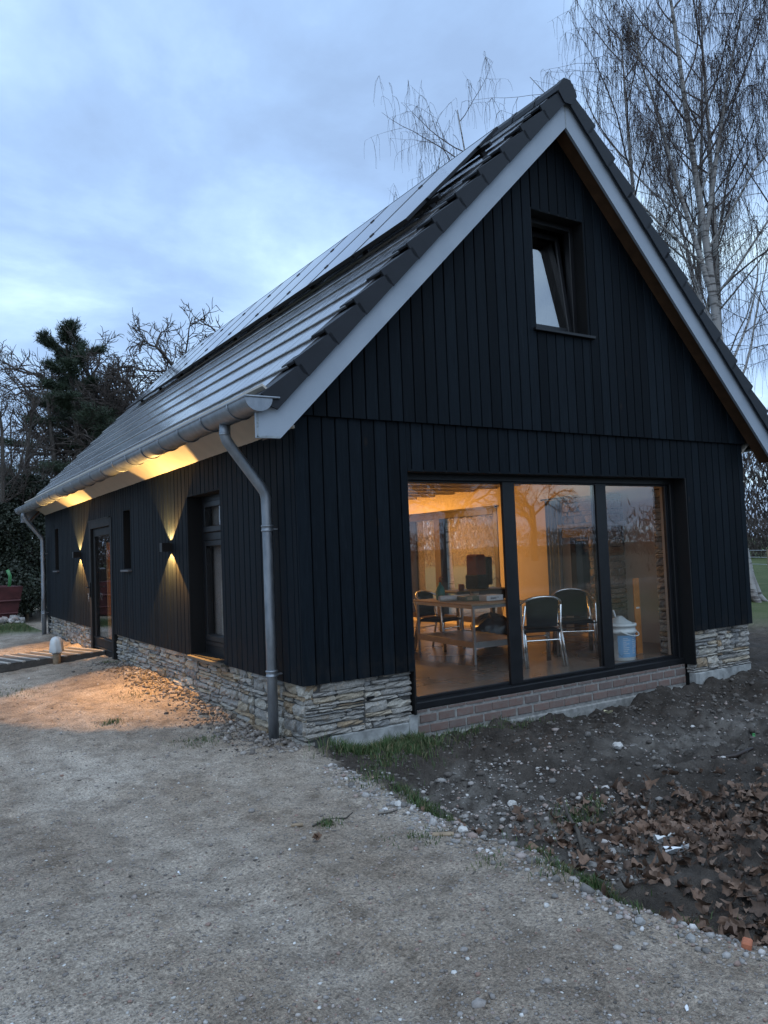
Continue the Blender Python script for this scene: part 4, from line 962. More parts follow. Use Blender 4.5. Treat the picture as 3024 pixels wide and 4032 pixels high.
def bistro_chair(loc, rzd, label):
    c = empty('bistro_chair', loc, rad(rzd), label, 'chair', 'aluminium bistro chairs in the living room')
    # faces local -y ; seat .46 wide
    r_ = .015
    for s in (-1, 1):
        x = s * .235
        q = MB(); q.smooth = True
        q.tube([(x * 1.08, -.255, 0), (x * 1.0, -.215, .40), (x * 1.0, -.205, .60), (x, -.19, .64), (x * 1.02, -.15, .662), (x * 1.08, .0, .665), (x * 1.08, .12, .668)], r_, 10); q.build('front_leg', MT['alu'], c)
        q = MB(); q.smooth = True; q.tube([(x * 1.08 - s * .03, -.25, 0), (x - s * .03, -.212, .40), (x - s * .03, -.2, .44)], r_, 10); q.build('leg_brace', MT['alu'], c)
        q = MB(); q.smooth = True; q.tube([(x * 1.05, .27, 0), (x, .20, .30), (x * .96, .17, .45), (x * .9, .235, .70)], r_, 10); q.build('rear_leg', MT['alu'], c)
        q = MB(); q.smooth = True; q.tube([(x * 1.05 - s * .03, .255, 0), (x - s * .03, .185, .30), (x - s * .03, .16, .44)], r_, 10); q.build('leg_brace', MT['alu'], c)
    q = MB(); q.smooth = True; pts = []
    for i in range(15):
        a = rad(-8 + 196 * i / 14); pts.append((.255 * math.cos(a), .115 + .155 * max(0, math.sin(a)) + (.0 if math.sin(a) > 0 else .155 * math.sin(a)), .668 + .125 * max(0, math.sin(a)) ** .8))
    q.tube(pts, r_, 10); q.build('arm_rail', MT['alu'], c)
    q = MB(); q.tube([(-.2, .20, .30), (.2, .20, .30)], .008, 8); q.tube([(-.22, -.22, .30), (.22, -.22, .30)], .008, 8); q.build('stretcher', MT['alu'], c)
    # woven seat with rolled edge
    q = MB(); n = 9; V = []; F = []
    for lay in (0, 1):
        for i in range(n):
            for j in range(n):
                u, v = i / (n - 1) * 2 - 1, j / (n - 1) * 2 - 1; ed = max(abs(u), abs(v))
                V.append((u * .225 * (1 - .06 * v), v * .215 - .015, .445 - .012 * (1 - ed ** 4) - (.03 * ed ** 8) - lay * .024))
    for i in range(n - 1):
        for j in range(n - 1):
            a = i * n + j; F.append((a, a + n, a + n + 1, a + 1)); b = n * n + a; F.append((b, b + 1, b + n + 1, b + n))
    for k in range(n - 1):
        for a, b in ((k, k + 1), (n * n - n + k + 1, n * n - n + k)): F.append((a, b, n * n + b, n * n + a))
        for a, b in (((k + 1) * n, k * n), (k * n + n - 1, (k + 1) * n + n - 1)): F.append((a, b, n * n + b, n * n + a))
    q.smooth = True; q.add(V, F); q.build('woven_seat', MT['weave'], c)
    # curved woven back
    q = MB(); q.smooth = True; V = []; F = []; n = 13; m_ = 6
    for lay in (0, 1):
        for i in range(n):
            a = rad(38 + 104 * i / (n - 1))
            for j in range(m_):
                v = j / (m_ - 1); zt_ = .672 + .118 * max(0, math.sin(a)) ** .8; z = .45 + (zt_ - .45) * v; k_ = .93 + .07 * v + (.012 if lay else 0)
                V.append((.245 * math.cos(a) * k_, .105 + .158 * math.sin(a) * k_ * (.72 + .28 * v) + (.01 if lay else 0), z))
    for i in range(n - 1):
        for j in range(m_ - 1):
            a = i * m_ + j; F.append((a, a + m_, a + m_ + 1, a + 1)); b = n * m_ + a; F.append((b, b + 1, b + m_ + 1, b + m_))
    for k in range(n - 1):
        for j in (0, m_ - 1): a, b = k * m_ + j, (k + 1) * m_ + j; F.append((a, b, n * m_ + b, n * m_ + a))
    for j in range(m_ - 1):
        for i in (0, n - 1): a, b = i * m_ + j, i * m_ + j + 1; F.append((a, b, n * m_ + b, n * m_ + a))
    q.add(V, F); q.build('woven_back', MT['weave'], c)
    return c
bistro_chair((3.47, .93, FZ), 158, 'aluminium bistro chair with its black woven back turned to the glass')
bistro_chair((4.42, 1.25, FZ), -38, 'aluminium bistro chair facing the glass beside the white bucket')
bistro_chair((3.55, 2.95, FZ), 20, 'aluminium bistro chair half hidden behind the work table')

def bucket():
    b = empty('plastic_bucket', (4.41, .52, FZ), rad(20), 'white plastic bucket with a blue label standing by the right glass panel', 'bucket')
    q = MB(); q.smooth = True; q.lathe([(0, 0), (.128, 0), (.132, .006), (.142, .27), (.152, .272), (.152, .30), (.145, .302), (.145, .335), (.156, .338), (.156, .365), (.14, .366), (.138, .32), (.125, .02), (0, .02)], 36); q.build('bucket_body', MT['whiteplastic'], b)
    q = MB(); V = []; F = []; n = 18
    for i in range(n + 1):
        a = rad(-170 + 155 * i / n)
        for z in (.035, .255): r_ = .1335 + (.0095) * z / .27; V.append((r_ * math.cos(a), r_ * math.sin(a), z))
    for i in range(n): F.append((2 * i, 2 * i + 2, 2 * i + 3, 2 * i + 1))
    q.smooth = True; q.add(V, F); q.build('blue_label', MT['bluelabel'], b)
    q = MB()
    for col in range(3):
        for i in range(9):
            a0 = rad(-150 + col * 40); a1 = a0 + rad(12 + R.uniform(0, 18)); z = .225 - i * .019; rr = .1348 + .0095 * z / .27
            V = [(rr * math.cos(a), rr * math.sin(a), zz_) for a in (a0, (a0 + a1) / 2, a1) for zz_ in (z, z + .005)]; q.add(V, [(0, 2, 3, 1), (2, 4, 5, 3)])
    q.build('label_print', MT['paper'], b)
    q = MB(); a0 = rad(-158)
    for s in range(4):
        a_, b_ = [(0, -.03), (.22, 0), (0, .03), (-.22, 0)][s], [(.22, 0), (0, .03), (-.22, 0), (0, -.03)][s]
        f_ = lambda t: (.1352 * math.cos(a0 + t[0]), .1352 * math.sin(a0 + t[0]), .075 + t[1]); q.tube([f_(a_), f_(b_)], .0018, 4)
    q.build('hazard_diamond', MT['ink'], b)
    q = MB(); q.smooth = True; pts = []
    for i in range(17): a = rad(180 * i / 16); pts.append((.158 * math.cos(a), -.06 - .11 * math.sin(a), .30 - .055 * math.sin(a)))
    q.tube(pts, .006, 8); q.build('handle', MT['whiteplastic'], b)
    q = MB(); q.smooth = True; V = []; F = []; n = 14
    for i in range(n):
        a = 2 * math.pi * i / n
        for rr, zz_ in ((.02, .43), (.07, .405), (.11, .365), (.125, .34)): V.append((rr * math.cos(a) * R.uniform(.8, 1.15), rr * math.sin(a) * R.uniform(.8, 1.15), zz_ + R.uniform(-.014, .014)))
    for i in range(n):
        for j in range(3): F.append((i * 4 + j, i * 4 + j + 1, ((i + 1) % n) * 4 + j + 1, ((i + 1) % n) * 4 + j))
    F.append(tuple(i * 4 for i in range(n))); q.add(V, F); q.build('crumpled_rag', MT['bag'], b)
    q = MB(); q.tube([(.02, .02, .33), (-.02, .05, .50)], .008, 8); q.build('stirring_stick', MT['paper'], b); b.scale = (1.2, 1.2, 1.15)
bucket()
o = empty('plank', (4.86, .66, FZ), 0, 'orange board leaning upright behind the white bucket', 'plank'); q = MB(); q.cbox((0, 0, 0), (.10, .02, .92), .003); q.build('board_body', MT['orangewood'], o); q = MB(); q.box((.02, -.002, .55), (.08, .001, .57)); q.build('tape', MT['paper'], o)
# dark side table with a computer chair behind the glass mullion
o = empty('side_table', (4.05, 3.15, FZ), rad(-5), 'dark wooden side table with a lamp and a machine, behind the first mullion', 'table')
q = MB(); q.cbox((0, 0, .72), (1.05, .6, .75), .004); q.build('table_top', MT['darkwood'], o)
for x, y in ((.03, .03), (.96, .03), (.03, .51), (.96, .51)): q = MB(); q.cbox((x, y, 0), (x + .06, y + .06, .72), .004); q.build('leg', MT['darkwood'], o)
q = MB(); q.cbox((.05, .05, .60), (1.0, .07, .719), .003); q.build('apron', MT['darkwood'], o)
o = empty('speaker_column', (4.62, 3.35, FZ + .751), rad(8), 'rust red fabric covered box speaker standing on the dark side table', 'speaker')
q = MB(); q.smooth = False; q.cbox((0, 0, .03), (.20, .26, .52), .03); q.build('cabinet', MT['redfab'], o); q = MB(); q.cbox((-.012, -.012, 0), (.232, .272, .22), .02); q.build('base', MT['cloth'], o); q = MB(); q.cbox((.235, .02, .05), (.36, .24, .48), .02); q.build('side_cabinet', MT['cloth'], o)
q = MB(); q.smooth = True; q.tube([(.40, .1, .1), (.5, .08, .16), (.56, .06, .05), (.58, .02, -.2), (.5, .0, -.45)], .006, 6); q.build('cable', MT['black'], o)
o = empty('coffee_mug', (4.25, 3.3, FZ + .751), 0, 'small brown cup on the left end of the dark side table', 'cup'); q = MB(); q.smooth = True; q.lathe([(0, 0), (.038, 0), (.042, .01), (.044, .095), (.039, .095), (.036, .012), (0, .012)], 18); q.build('cup_body', MT['redfab'], o); q = MB(); q.tube(arc((.04, 0, .05), .026, -90, 90, 8), .005, 6); q.build('handle', MT['redfab'], o)
# bag of rubbish and a wheel-like dark bundle under the table
def lump(name, c, rr, mat, label, cat, seed, amp=.35):
    rl = np.random.default_rng(seed); n, m_ = 18, 11; V = []; F = []
    ph = rl.random(6) * 6.28
    for j in range(m_):
        t_ = math.pi * j / (m_ - 1)
        for i in range(n):
            a = 2 * math.pi * i / n; k = 1 + amp * .4 * math.sin(3 * a + ph[0] + 2 * t_) + amp * .3 * math.sin(5 * a + ph[1] - 3 * t_) + rl.uniform(-amp, amp) * .25
            V.append((c[0] + rr[0] * k * math.sin(t_) * math.cos(a), c[1] + rr[1] * k * math.sin(t_) * math.sin(a), c[2] + rr[2] * (1 - math.cos(t_)) * (1 + .1 * math.sin(4 * a + ph[2]))))
    for j in range(m_ - 1):
        for i in range(n): F.append((j * n + i, j * n + (i + 1) % n, (j + 1) * n + (i + 1) % n, (j + 1) * n + i))
    q = MB(); q.smooth = True; q.add(V, F); o = q.build(name, mat); tag(o, label, cat); return o
a = Mat('glossy_bin_bag'); a.col((0.02, 0.021, 0.024)); a.rough(0.22); MT['binbag'] = a.m
lump('rubbish_bag', (4.15, 2.55, FZ), (.30, .26, .22), MT['binbag'], 'shiny black rubbish bag on the floor behind the work table', 'bag', 3)
lump('clothes_pile', (3.15, 3.25, FZ + .0), (.16, .16, .30), MT['cloth'], 'dark jacket slung in a heap at the left edge of the glass', 'jacket', 5)
# stone fireplace with a mantel slab
fp = empty('stone_fireplace', (5.55, 1.62, FZ), 0, 'rough stone fireplace with a pale mantel slab seen through the right glass', 'fireplace')
def fstones(x0, y0, x1, y1, z0, z1):
    z = z0
    while z < z1 - .02:
        h = min(R.uniform(.06, .13), z1 - z)
        for (a0, a1, fx) in ((y0, y1, True), (x0, x1, False)):
            u = a0
            while u < a1 - .02:
                wd = min(R.uniform(.12, .3), a1 - u); me_ = R.choice(ST); o_ = link('stone', me_, fp)
                if fx: o_.matrix_local = Matrix.Translation((x0 - 5.55 + .03, u + wd / 2 - 1.62, z + h / 2 - FZ)) @ Matrix.Rotation(-math.pi / 2, 4, 'Z') @ Matrix.Diagonal((wd - .01, .08, h - .01, 1))
                else: o_.matrix_local = Matrix.Translation((u + wd / 2 - 5.55, y0 + .03 - 1.62, z + h / 2 - FZ)) @ Matrix.Diagonal((wd - .01, .08, h - .01, 1))
                u += wd
        z += h
q = MB(); q.box((.05, .05, 0), (.30, .37, 1.6)); q.box((.05, .05, 1.665), (.30, .85, 2.05)); q.build('mortar_core', MT['mortar'], fp)
fstones(5.55, 1.62, 5.85, 2.0, FZ, FZ + 1.6); fstones(5.55, 1.62, 5.85, 2.48, FZ + 1.665, FZ + 2.05)
q = MB(); q.cbox((-.10, -.06, 1.60), (.30, .88, 1.66), .006); q.build('mantel_slab', MT['concrete'], fp)
q = MB(); q.cbox((.12, .40, 1.46), (.29, 1.0, 1.595), .005); q.build('lintel', MT['darkwood'], fp)
o = empty('curtain', (5.70, 2.72, FZ), 0, 'grey blue curtain hanging beside the fireplace window', 'curtain'); q = MB(); V = []; F = []
for i in range(25):
    for z in (.05, 2.05): V.append((.05 + .025 * math.sin(i * 1.35), i * .012 * 1.1, z))
for i in range(24): F.append((2 * i, 2 * i + 2, 2 * i + 3, 2 * i + 1))
q.smooth = True; q.add(V, F); cu_ = q.build('fabric', plain('grey_blue_curtain', (0.22, 0.26, 0.30), 0.9), o); sm = cu_.modifiers.new('thickness', 'SOLIDIFY'); sm.thickness = .004
q = MB(); q.tube([(.05, -.08, 2.07), (.05, .40, 2.07)], .012, 8); q.build('curtain_rod', MT['black'], o)
# exposed stone return on the inner side of the right jamb
q = MB(); q.box((5.10, .345, FZ), (5.26, .5, 2.2)); jr = q.build('inner_stone_return', MT['mortar'], house)
z = FZ
while z < 2.15:
    h = R.uniform(.05, .1); o_ = link('stone', R.choice(ST), jr); o_.matrix_world = Matrix.Translation((5.12 + R.uniform(-.012, .008), .42, z + h / 2)) @ Matrix.Rotation(-math.pi / 2, 4, 'Z') @ Matrix.Diagonal((.15, .08, h - .008, 1)); z += h

# ------------------------------------------------------------------ yard
# scattered low-poly stones, one mesh per kind of stuff
ICO_V = []; 
t_ = (1 + 5 ** .5) / 2
ICO_V = np.array([(-1, t_, 0), (1, t_, 0), (-1, -t_, 0), (1, -t_, 0), (0, -1, t_), (0, 1, t_), (0, -1, -t_), (0, 1, -t_), (t_, 0, -1), (t_, 0, 1), (-t_, 0, -1), (-t_, 0, 1)]) / math.hypot(1, t_)
ICO_F = np.array([(0, 11, 5), (0, 5, 1), (0, 1, 7), (0, 7, 10), (0, 10, 11), (1, 5, 9), (5, 11, 4), (11, 10, 2), (10, 7, 6), (7, 1, 8), (3, 9, 4), (3, 4, 2), (3, 2, 6), (3, 6, 8), (3, 8, 9), (4, 9, 5), (2, 4, 11), (6, 2, 10), (8, 6, 7), (9, 8, 1)])
def scatter(name, xs, ys, sizes, mat, flat=.65, sink=.25):
    n = len(xs); z = HF(xs, ys)
    J = ICO_V[None] * (1 + NR.uniform(-.28, .28, (n, 12, 1)))
    S = np.stack([sizes * NR.uniform(.75, 1.35, n), sizes * NR.uniform(.75, 1.25, n), sizes * NR.uniform(.45, .9, n) * flat / .65], 1)
    V = J * S[:, None, :]; a = NR.uniform(0, 6.28, n); ca_, sa_ = np.cos(a)[:, None], np.sin(a)[:, None]
    Vx = V[:, :, 0] * ca_ - V[:, :, 1] * sa_; Vy = V[:, :, 0] * sa_ + V[:, :, 1] * ca_
    V = np.stack([Vx + xs[:, None], Vy + ys[:, None], V[:, :, 2] + z[:, None] + (S[:, 2] * (1 - 2 * sink))[:, None]], 2)
    F_ = (ICO_F[None] + (np.arange(n) * 12)[:, None, None]).reshape(-1, 3)
    o = link(name, np_mesh(name, V.reshape(-1, 3), F_, mat)); return o
def on_drive(x, y): return (x < edge_x(y)) & ~((x > -.02) & (y > 0))
# gravel on the drive: density falls with distance
n = 40000
rr_ = 2.0 + 11 * NR.random(n) ** 1.7; aa = NR.uniform(rad(-8), rad(75), n)   # azimuth measured from +Y towards +X
xs = CAM.x + rr_ * np.sin(aa); ys = CAM.y + rr_ * np.cos(aa)
k = on_drive(xs, ys) & (fbm(xs, ys, 3, 1.3) > -.35); xs, ys = xs[k], ys[k]
tag(scatter('gravel', xs, ys, np.exp(NR.normal(math.log(.0042), .42, len(xs))), MT['pebble'], sink=.4), 'fine grey brown gravel spread over the drive', 'gravel', kind='stuff')
# pebbly rim and rubble bank
ys1 = NR.uniform(-4.3, -.5, 2600); xs1 = edge_x(ys1) + NR.normal(-.02, .09, 2600)
ys2 = NR.uniform(-2.9, -.9, 3400); d2 = NR.normal(.95, .42, 3400); xs2 = edge_x(ys2) + d2
xs3 = NR.normal(3.2, 1.5, 1500); ys3 = NR.normal(-1.6, .45, 1500); xs4 = NR.uniform(.3, 7, 500); ys4 = NR.uniform(-3, -.1, 500)
xs = np.concatenate([xs1, xs2, xs3, xs4]); ys = np.concatenate([ys1, ys2, ys3, ys4]); k = ys < -.02; xs, ys = xs[k], ys[k]
k = NR.random(len(xs)) < .62; xs, ys = xs[k], ys[k]; sz = np.exp(NR.normal(math.log(.0062), .6, len(xs))); sz = np.clip(sz, .002, .034)
tag(scatter('rubble', xs, ys, sz, MT['rubble'], sink=.35), 'pale broken rubble strewn along the edge of the drive and over the bank', 'rubble', kind='stuff')
xs = NR.uniform(-.2, 6.8, 5200); ys = -np.abs(NR.normal(0, 1.6, 5200)) - .05; k = xs > edge_x(ys) + .03; xs, ys = xs[k], ys[k]
yw = NR.uniform(.15, 6.2, 2600); xw = -np.abs(NR.normal(0, .22, 2600)) + .0
xs = np.concatenate([xs, xw]); ys = np.concatenate([ys, yw])
tag(scatter('soil_clods', xs, ys, np.clip(np.exp(NR.normal(math.log(.0075), .6, len(xs))), .002, .03), MT['clod'], sink=.35), 'dark crumbled soil clods around the house walls', 'soil', kind='stuff')
yw = np.concatenate([NR.uniform(.1, 6.2, 700), NR.uniform(.0, 1.3, 500)]); xw = -np.abs(NR.normal(0, .2, 1200))
tag(scatter('wall_foot_rubble', xw, yw, np.clip(np.exp(NR.normal(math.log(.010), .55, 1200)), .003, .034), MT['clodpale'], sink=.3), 'grey rubble heaped along the foot of the stone plinth', 'rubble', kind='stuff')
n = 3000; rr_ = 2.2 + 9 * NR.random(n) ** 1.4; aa = NR.uniform(rad(-8), rad(70), n); xs = CAM.x + rr_ * np.sin(aa); ys = CAM.y + rr_ * np.cos(aa); k = on_drive(xs, ys) & (fbm(xs, ys, 3, .9) > .02); xs, ys = xs[k], ys[k]
tag(scatter('drive_clods', xs, ys, np.clip(np.exp(NR.normal(math.log(.0052), .5, len(xs))), .002, .014), MT['clod'], .3, sink=.4), 'dark crumbs of earth and moss scattered over the drive', 'soil', kind='stuff')
# single stones large enough to pick out
def rock(x, y, s, label, mat=None, name='stone'):
    V = []; rl = R
    base = [Vector(v) for v in ICO_V]
    q = MB(); vs_ = list(base); mids = {}; F_ = []
    for f in ICO_F:
        m3 = []
        for i in range(3):
            a, b = sorted((int(f[i]), int(f[(i + 1) % 3])))
            if (a, b) not in mids: mids[(a, b)] = len(vs_); vs_.append(((base[a] + base[b]) / 2).normalized())
            m3.append(mids[(a, b)])
        F_ += [(int(f[0]), m3[0], m3[2]), (int(f[1]), m3[1], m3[0]), (int(f[2]), m3[2], m3[1]), tuple(m3)]
    sx, sy, sz_ = rl.uniform(.8, 1.3), rl.uniform(.7, 1.1), rl.uniform(.55, .8)
    q.add([(v.x * s * sx * k, v.y * s * sy * k, v.z * s * sz_ * k) for v in vs_ for k in (rl.uniform(.84, 1.14),)], F_)
    o = q.build(name, mat or MT['rockgrey']); o.location = (x, y, hz(x, y) + s * .35); o.rotation_euler = (0, 0, rl.uniform(0, 6)); tag(o, label, 'stone', None); return o
MT['rockgrey'] = plain('grey_field_stone', (0.27, 0.265, 0.255), 0.85, var=0.3, vscale=30, bump=0.5)
MT['rockpale'] = plain('pale_lime_stone', (0.48, 0.465, 0.44), 0.85, var=0.2, vscale=30, bump=0.5)
rock(-.215, -3.78, .026, 'largest grey stone lying on the gravel in front of the leaf heap')
rock(-.27, -3.58, .02, 'small grey stone on the gravel, next to the largest one')
rock(-.20, -2.33, .028, 'pale stone sitting on the gravel rim near the ditch', MT['rockpale'])
rock(-.22, -1.72, .03, 'pale stone on the rim beside the grass tuft', MT['rockpale'])
rock(.86, -1.52, .04, 'pale stone standing out on the rubble bank', MT['rockpale'])
rock(2.05, -1.45, .045, 'pale round stone on the dark soil before the sliding door', MT['rockpale'])
rock(.02, -1.02, .028, 'pinkish stone on the bank below the grass', plain('pink_stone', (0.36, 0.235, 0.195), .85, var=.2, vscale=30))
b_ = MB().cbox((-.03, -.018, 0), (.03, .018, .028), .005).build('brick_chip', plain('orange_brick_chip', (0.36, 0.12, 0.06), .85, var=.25, vscale=40)); b_.location = (-.085, -3.93, hz(-.085, -3.93)); b_.rotation_euler = (.1, .05, .5); tag(b_, 'orange broken brick chip among pebbles at the right edge', 'brick')

# dead leaves: lobed, curled; the heap is stuff, the biggest ones parts of it
def leaf_geo(s, rl):
    out_ = []; n = 20
    for i in range(n):
        a = 2 * math.pi * i / n; lob = (.66 + .34 * abs(math.cos(2.5 * a + .3)) ** 1.3) * rl.uniform(.78, 1.12); out_.append((lob * math.cos(a), lob * math.sin(a) * rl.uniform(.7, .95)))
    cx, cy = rl.uniform(-.5, .5), rl.uniform(-.5, .5); k1, k2, k3 = rl.uniform(-1.3, 1.7), rl.uniform(-.9, 1.3), rl.uniform(-.9, .9)
    cz = lambda x, y: k1 * x * x + k2 * y * y + k3 * x * y + .10 * math.sin(5 * x + cx * 9) * y
    V = [(0, 0, 0)] + [(x * .5 * s, y * .5 * s, cz(x * .5, y * .5) * s) for x, y in out_] + [(x * s, y * s, cz(x, y) * s) for x, y in out_]
    F_ = [(0, 1 + i, 1 + (i + 1) % n) for i in range(n)]
    for i in range(n):
        j = (i + 1) % n; F_ += [(1 + i, 1 + n + i, 1 + n + j), (1 + i, 1 + n + j, 1 + j)]
    return V, F_
LT = [leaf_geo(1.0, R) for _ in range(12)]
def leaf_xy():
    while True:
        u = R.random()
        if u < .34: x, y = R.gauss(1.35, .42), R.gauss(-2.62, .28)
        elif u < .58: x, y = R.gauss(.95, .4), R.gauss(-2.95, .35)
        elif u < .82: x, y = R.gauss(.42, .30), R.gauss(-3.75, .22)
        elif u < .93: x, y = R.gauss(.75, .35), R.gauss(-2.25, .25)
        else: x, y = R.uniform(.1, 2.5), R.uniform(-4.2, -1.8)
        if x > float(edge_x(np.array([y]))[0]) + .06: return x, y
lv, lf = [], []
pile = empty('leaf_heap', (1.1, -2.9, -.2), 0, 'heap of curled brown dead leaves in the ditch at the right', 'leaves')
single = []
for i in range(1600):
    x, y = leaf_xy(); s = .008 + .046 * R.random() ** 1.5; single.append((s, x, y))
single.sort(reverse=True)
zz_ = HF(np.array([q[1] for q in single]), np.array([q[2] for q in single]))
leafmeshes = []
for V, F_ in LT: q = MB(); q.add(V, F_); leafmeshes.append(q.mesh('leaf', MT['leaf'], True))
for i, (s, x, y) in enumerate(single):
    M_ = Matrix.Translation((x, y, zz_[i] + R.uniform(-.006, .042))) @ Matrix.Rotation(R.uniform(0, 6.3), 4, 'Z') @ Matrix.Rotation(R.gauss(0, .8), 4, 'X') @ Matrix.Rotation(R.gauss(0, .6), 4, 'Y') @ Matrix.Scale(s, 4)
    if i < 240: o = link('leaf', R.choice(leafmeshes), pile); o.matrix_world = M_; o.matrix_parent_inverse = Matrix.Translation((-1.1, 2.9, .2))
    else:
        V, F_ = R.choice(LT); o_ = len(lv); lv += [tuple(M_ @ Vector(v)) for v in V]; lf += [tuple(o_ + k for k in f) for f in F_]
me_ = np_mesh('small_leaves', lv, lf, MT['leaf'], True); o = link('small_leaves', me_, pile); o.matrix_parent_inverse = Matrix.Translation((-1.1, 2.9, .2)); o['kind'] = 'stuff'
# twigs, litter
def stick(name, pts, r, mat, label, cat):
    q = MB(); q.smooth = True; z = [hz(p[0], p[1]) for p in pts]; q.tube([(p[0], p[1], zz_ + p[2]) for p, zz_ in zip(pts, z)], r, 7)
    # stub of a side twig
    a, b = Vector((pts[0][0], pts[0][1], z[0] + pts[0][2])), Vector((pts[1][0], pts[1][1], z[1] + pts[1][2])); m_ = (a + b) / 2; d_ = (b - a).cross(Vector((0, 0, 1))) * .25; q.tube([m_, m_ + d_ + Vector((0, 0, r[0]))], [r[0] * .6, .002], 5)
    o = q.build(name, mat); return tag(o, label, cat)
stick('branch', [(.62, -2.42, .01), (.70, -2.30, .03), (.80, -2.12, .06), (.86, -2.02, .10)], [.012, .013, .011, .007], MT['bark'], 'short forked branch poking out of the leaf heap', 'branch')
stick('twig', [(-.80, -1.70, .008), (-.70, -1.66, .01), (-.58, -1.70, .008), (-.50, -1.64, .008)], [.005, .006, .005, .003], MT['bark'], 'thin dark twig lying on the gravel beside a small grass tuft', 'twig')
stick('twig', [(-.42, -1.80, .008), (-.36, -1.83, .010), (-.28, -1.80, .008)], [.004, .005, .003], MT['bark'], 'short crooked twig on the gravel near the rubble rim', 'twig')
stick('twig', [(2.6, -1.9, .02), (2.75, -2.0, .03), (2.95, -2.03, .02)], [.018, .02, .012], MT['darkwood'], 'red brown stick lying on the soil at the right', 'stick')
b_ = MB().cbox((-.035, -.012, 0), (.035, .012, .014), .003).build('wood_chip', MT['tanpost']); b_.location = (-.86, -1.62, hz(-.86, -1.62)); b_.rotation_euler = (0, 0, -.5); tag(b_, 'small brown wood chip on the gravel left of the twig', 'wood chip')
b_ = MB().cbox((-.06, -.016, 0), (.06, .016, .012), .004).build('bark_piece', MT['tanpost']); b_.location = (-.30, -2.28, hz(-.30, -2.28) + .003); b_.rotation_euler = (.2, 0, -.6); tag(b_, 'curved piece of bark lying on the rim of the ditch', 'bark')
q = MB(); q.smooth = True; V, F_ = [], []
for k in range(3):
    Vl, Fl = leaf_geo(.028, R); M_ = Matrix.Rotation(k * 2.1, 4, 'Z') @ Matrix.Rotation(.9, 4, 'X') @ Matrix.Translation((0, .01, .01)); o_ = len(V); V += [tuple(M_ @ Vector(v)) for v in Vl]; F_ += [tuple(o_ + i for i in f) for f in Fl]
q.add(V, F_); o = q.build('curled_leaf', MT['leaf']); o.location = (-.905, -1.95, hz(-.905, -1.95) + .015); tag(o, 'single crumpled brown leaf alone on the gravel', 'leaf')
def litter(name, x, y, s, mat, label, seed, cat='paper', zo=.03):
    rl = random.Random(seed); n = 6; V = []; F_ = []
    for lay in (0, 1):
        for i in range(n):
            for j in range(n):
                u, v = i / (n - 1) - .5, j / (n - 1) - .5; rl2 = random.Random(seed * 100 + i * 10 + j)
                V.append((u * s * 1.6, v * s * (1 - .5 * abs(u)) * .8, s * (.55 * abs(u + .1 * v) + .25 * math.sin(4 * v + 3 * u)) + rl2.uniform(-.05, .05) * s + lay * .0012))
    for i in range(n - 1):
        for j in range(n - 1): a = i * n + j; F_.append((a, a + n, a + n + 1, a + 1)); F_.append((n * n + a, n * n + a + 1, n * n + a + n + 1, n * n + a + n))
    q = MB(); q.add(V, F_); o = q.build(name, mat); o.location = (x, y, hz(x, y) + zo); o.rotation_euler = (.2, .1, rl.uniform(0, 6)); return tag(o, label, cat)
litter('paper_scrap', .87, -2.88, .09, MT['paper'], 'crumpled white paper scrap on the leaf heap', 11)
litter('paper_scrap', .93, -2.76, .075, plain('wet_paper', (.55, .56, .55), .6), 'thin torn white paper curl just behind the crumpled scrap', 12)
litter('paper_scrap', -1.62, -1.83, .022, MT['paper'], 'tiny white scrap alone on the open drive', 13, zo=.008)
litter('paper_scrap', -.61, -4.05, .018, MT['paper'], 'tiny white chip on the gravel at the bottom right', 14, zo=.006)
q = MB(); q.prism([(-.012, 0), (.012, 0), (.013, .003), (-.011, .003)], 0, -.07, .0); q.prism([(-.012, .001), (.012, .0), (.010, .010), (-.012, .011)], 0, .0, .06); o = q.build('plastic_strip', MT['greenplastic']); o.location = (3.45, -1.72, hz(3.45, -1.72) + .02); o.rotation_euler = (.2, -.15, .7); tag(o, 'green plastic strip on the soil at the right edge', 'plastic')
litter('plastic_scrap', 3.1, -.42, .05, plain('pale_yellow_plastic', (.55, .5, .32), .6), 'pale yellow scrap in front of the brick footing', 16, 'plastic')

# grass tufts
def blades(name, spots, mat, label):
    V = []; F_ = []
    for (cx, cy, rx, ry, n, hgt) in spots:
        px = np.array([R.gauss(cx, rx) for _ in range(n)]); py = np.array([R.gauss(cy, ry) for _ in range(n)])
        py = np.where((px > -.02) & (py > -.01), -.01 - np.abs(py) * .3, py); pz = HF(px, py)
        for i in range(n):
            h = hgt * R.uniform(.5, 1.25); a = R.uniform(0, 6.28); b = R.gauss(0, .45) * h; c = R.gauss(0, .45) * h; w_ = R.uniform(.0016, .0034); dx, dy = math.cos(a) * w_, math.sin(a) * w_
            o_ = len(V); x, y, z = px[i], py[i], pz[i]
            V += [(x - dx, y - dy, z - .01), (x + dx, y + dy, z - .01), (x + b * .35 - dx * .8, y + c * .35 - dy * .8, z + h * .55), (x + b * .35 + dx * .8, y + c * .35 + dy * .8, z + h * .55), (x + b, y + c, z + h * (1 - .25 * abs(b / h)))]
            F_ += [(o_, o_ + 1, o_ + 3), (o_, o_ + 3, o_ + 2), (o_ + 2, o_ + 3, o_ + 4)]
    o = link(name, np_mesh(name, V, F_, mat)); return tag(o, label, 'grass', kind='stuff')
blades('corner_grass', [(.52, -.17, .20, .07, 1700, .10), (.72, -.42, .16, .13, 1500, .085), (.98, -.10, .10, .05, 400, .07), (.40, -.62, .12, .12, 350, .05)], MT['grassm'], 'green grass tuft at the corner of the stone plinth')
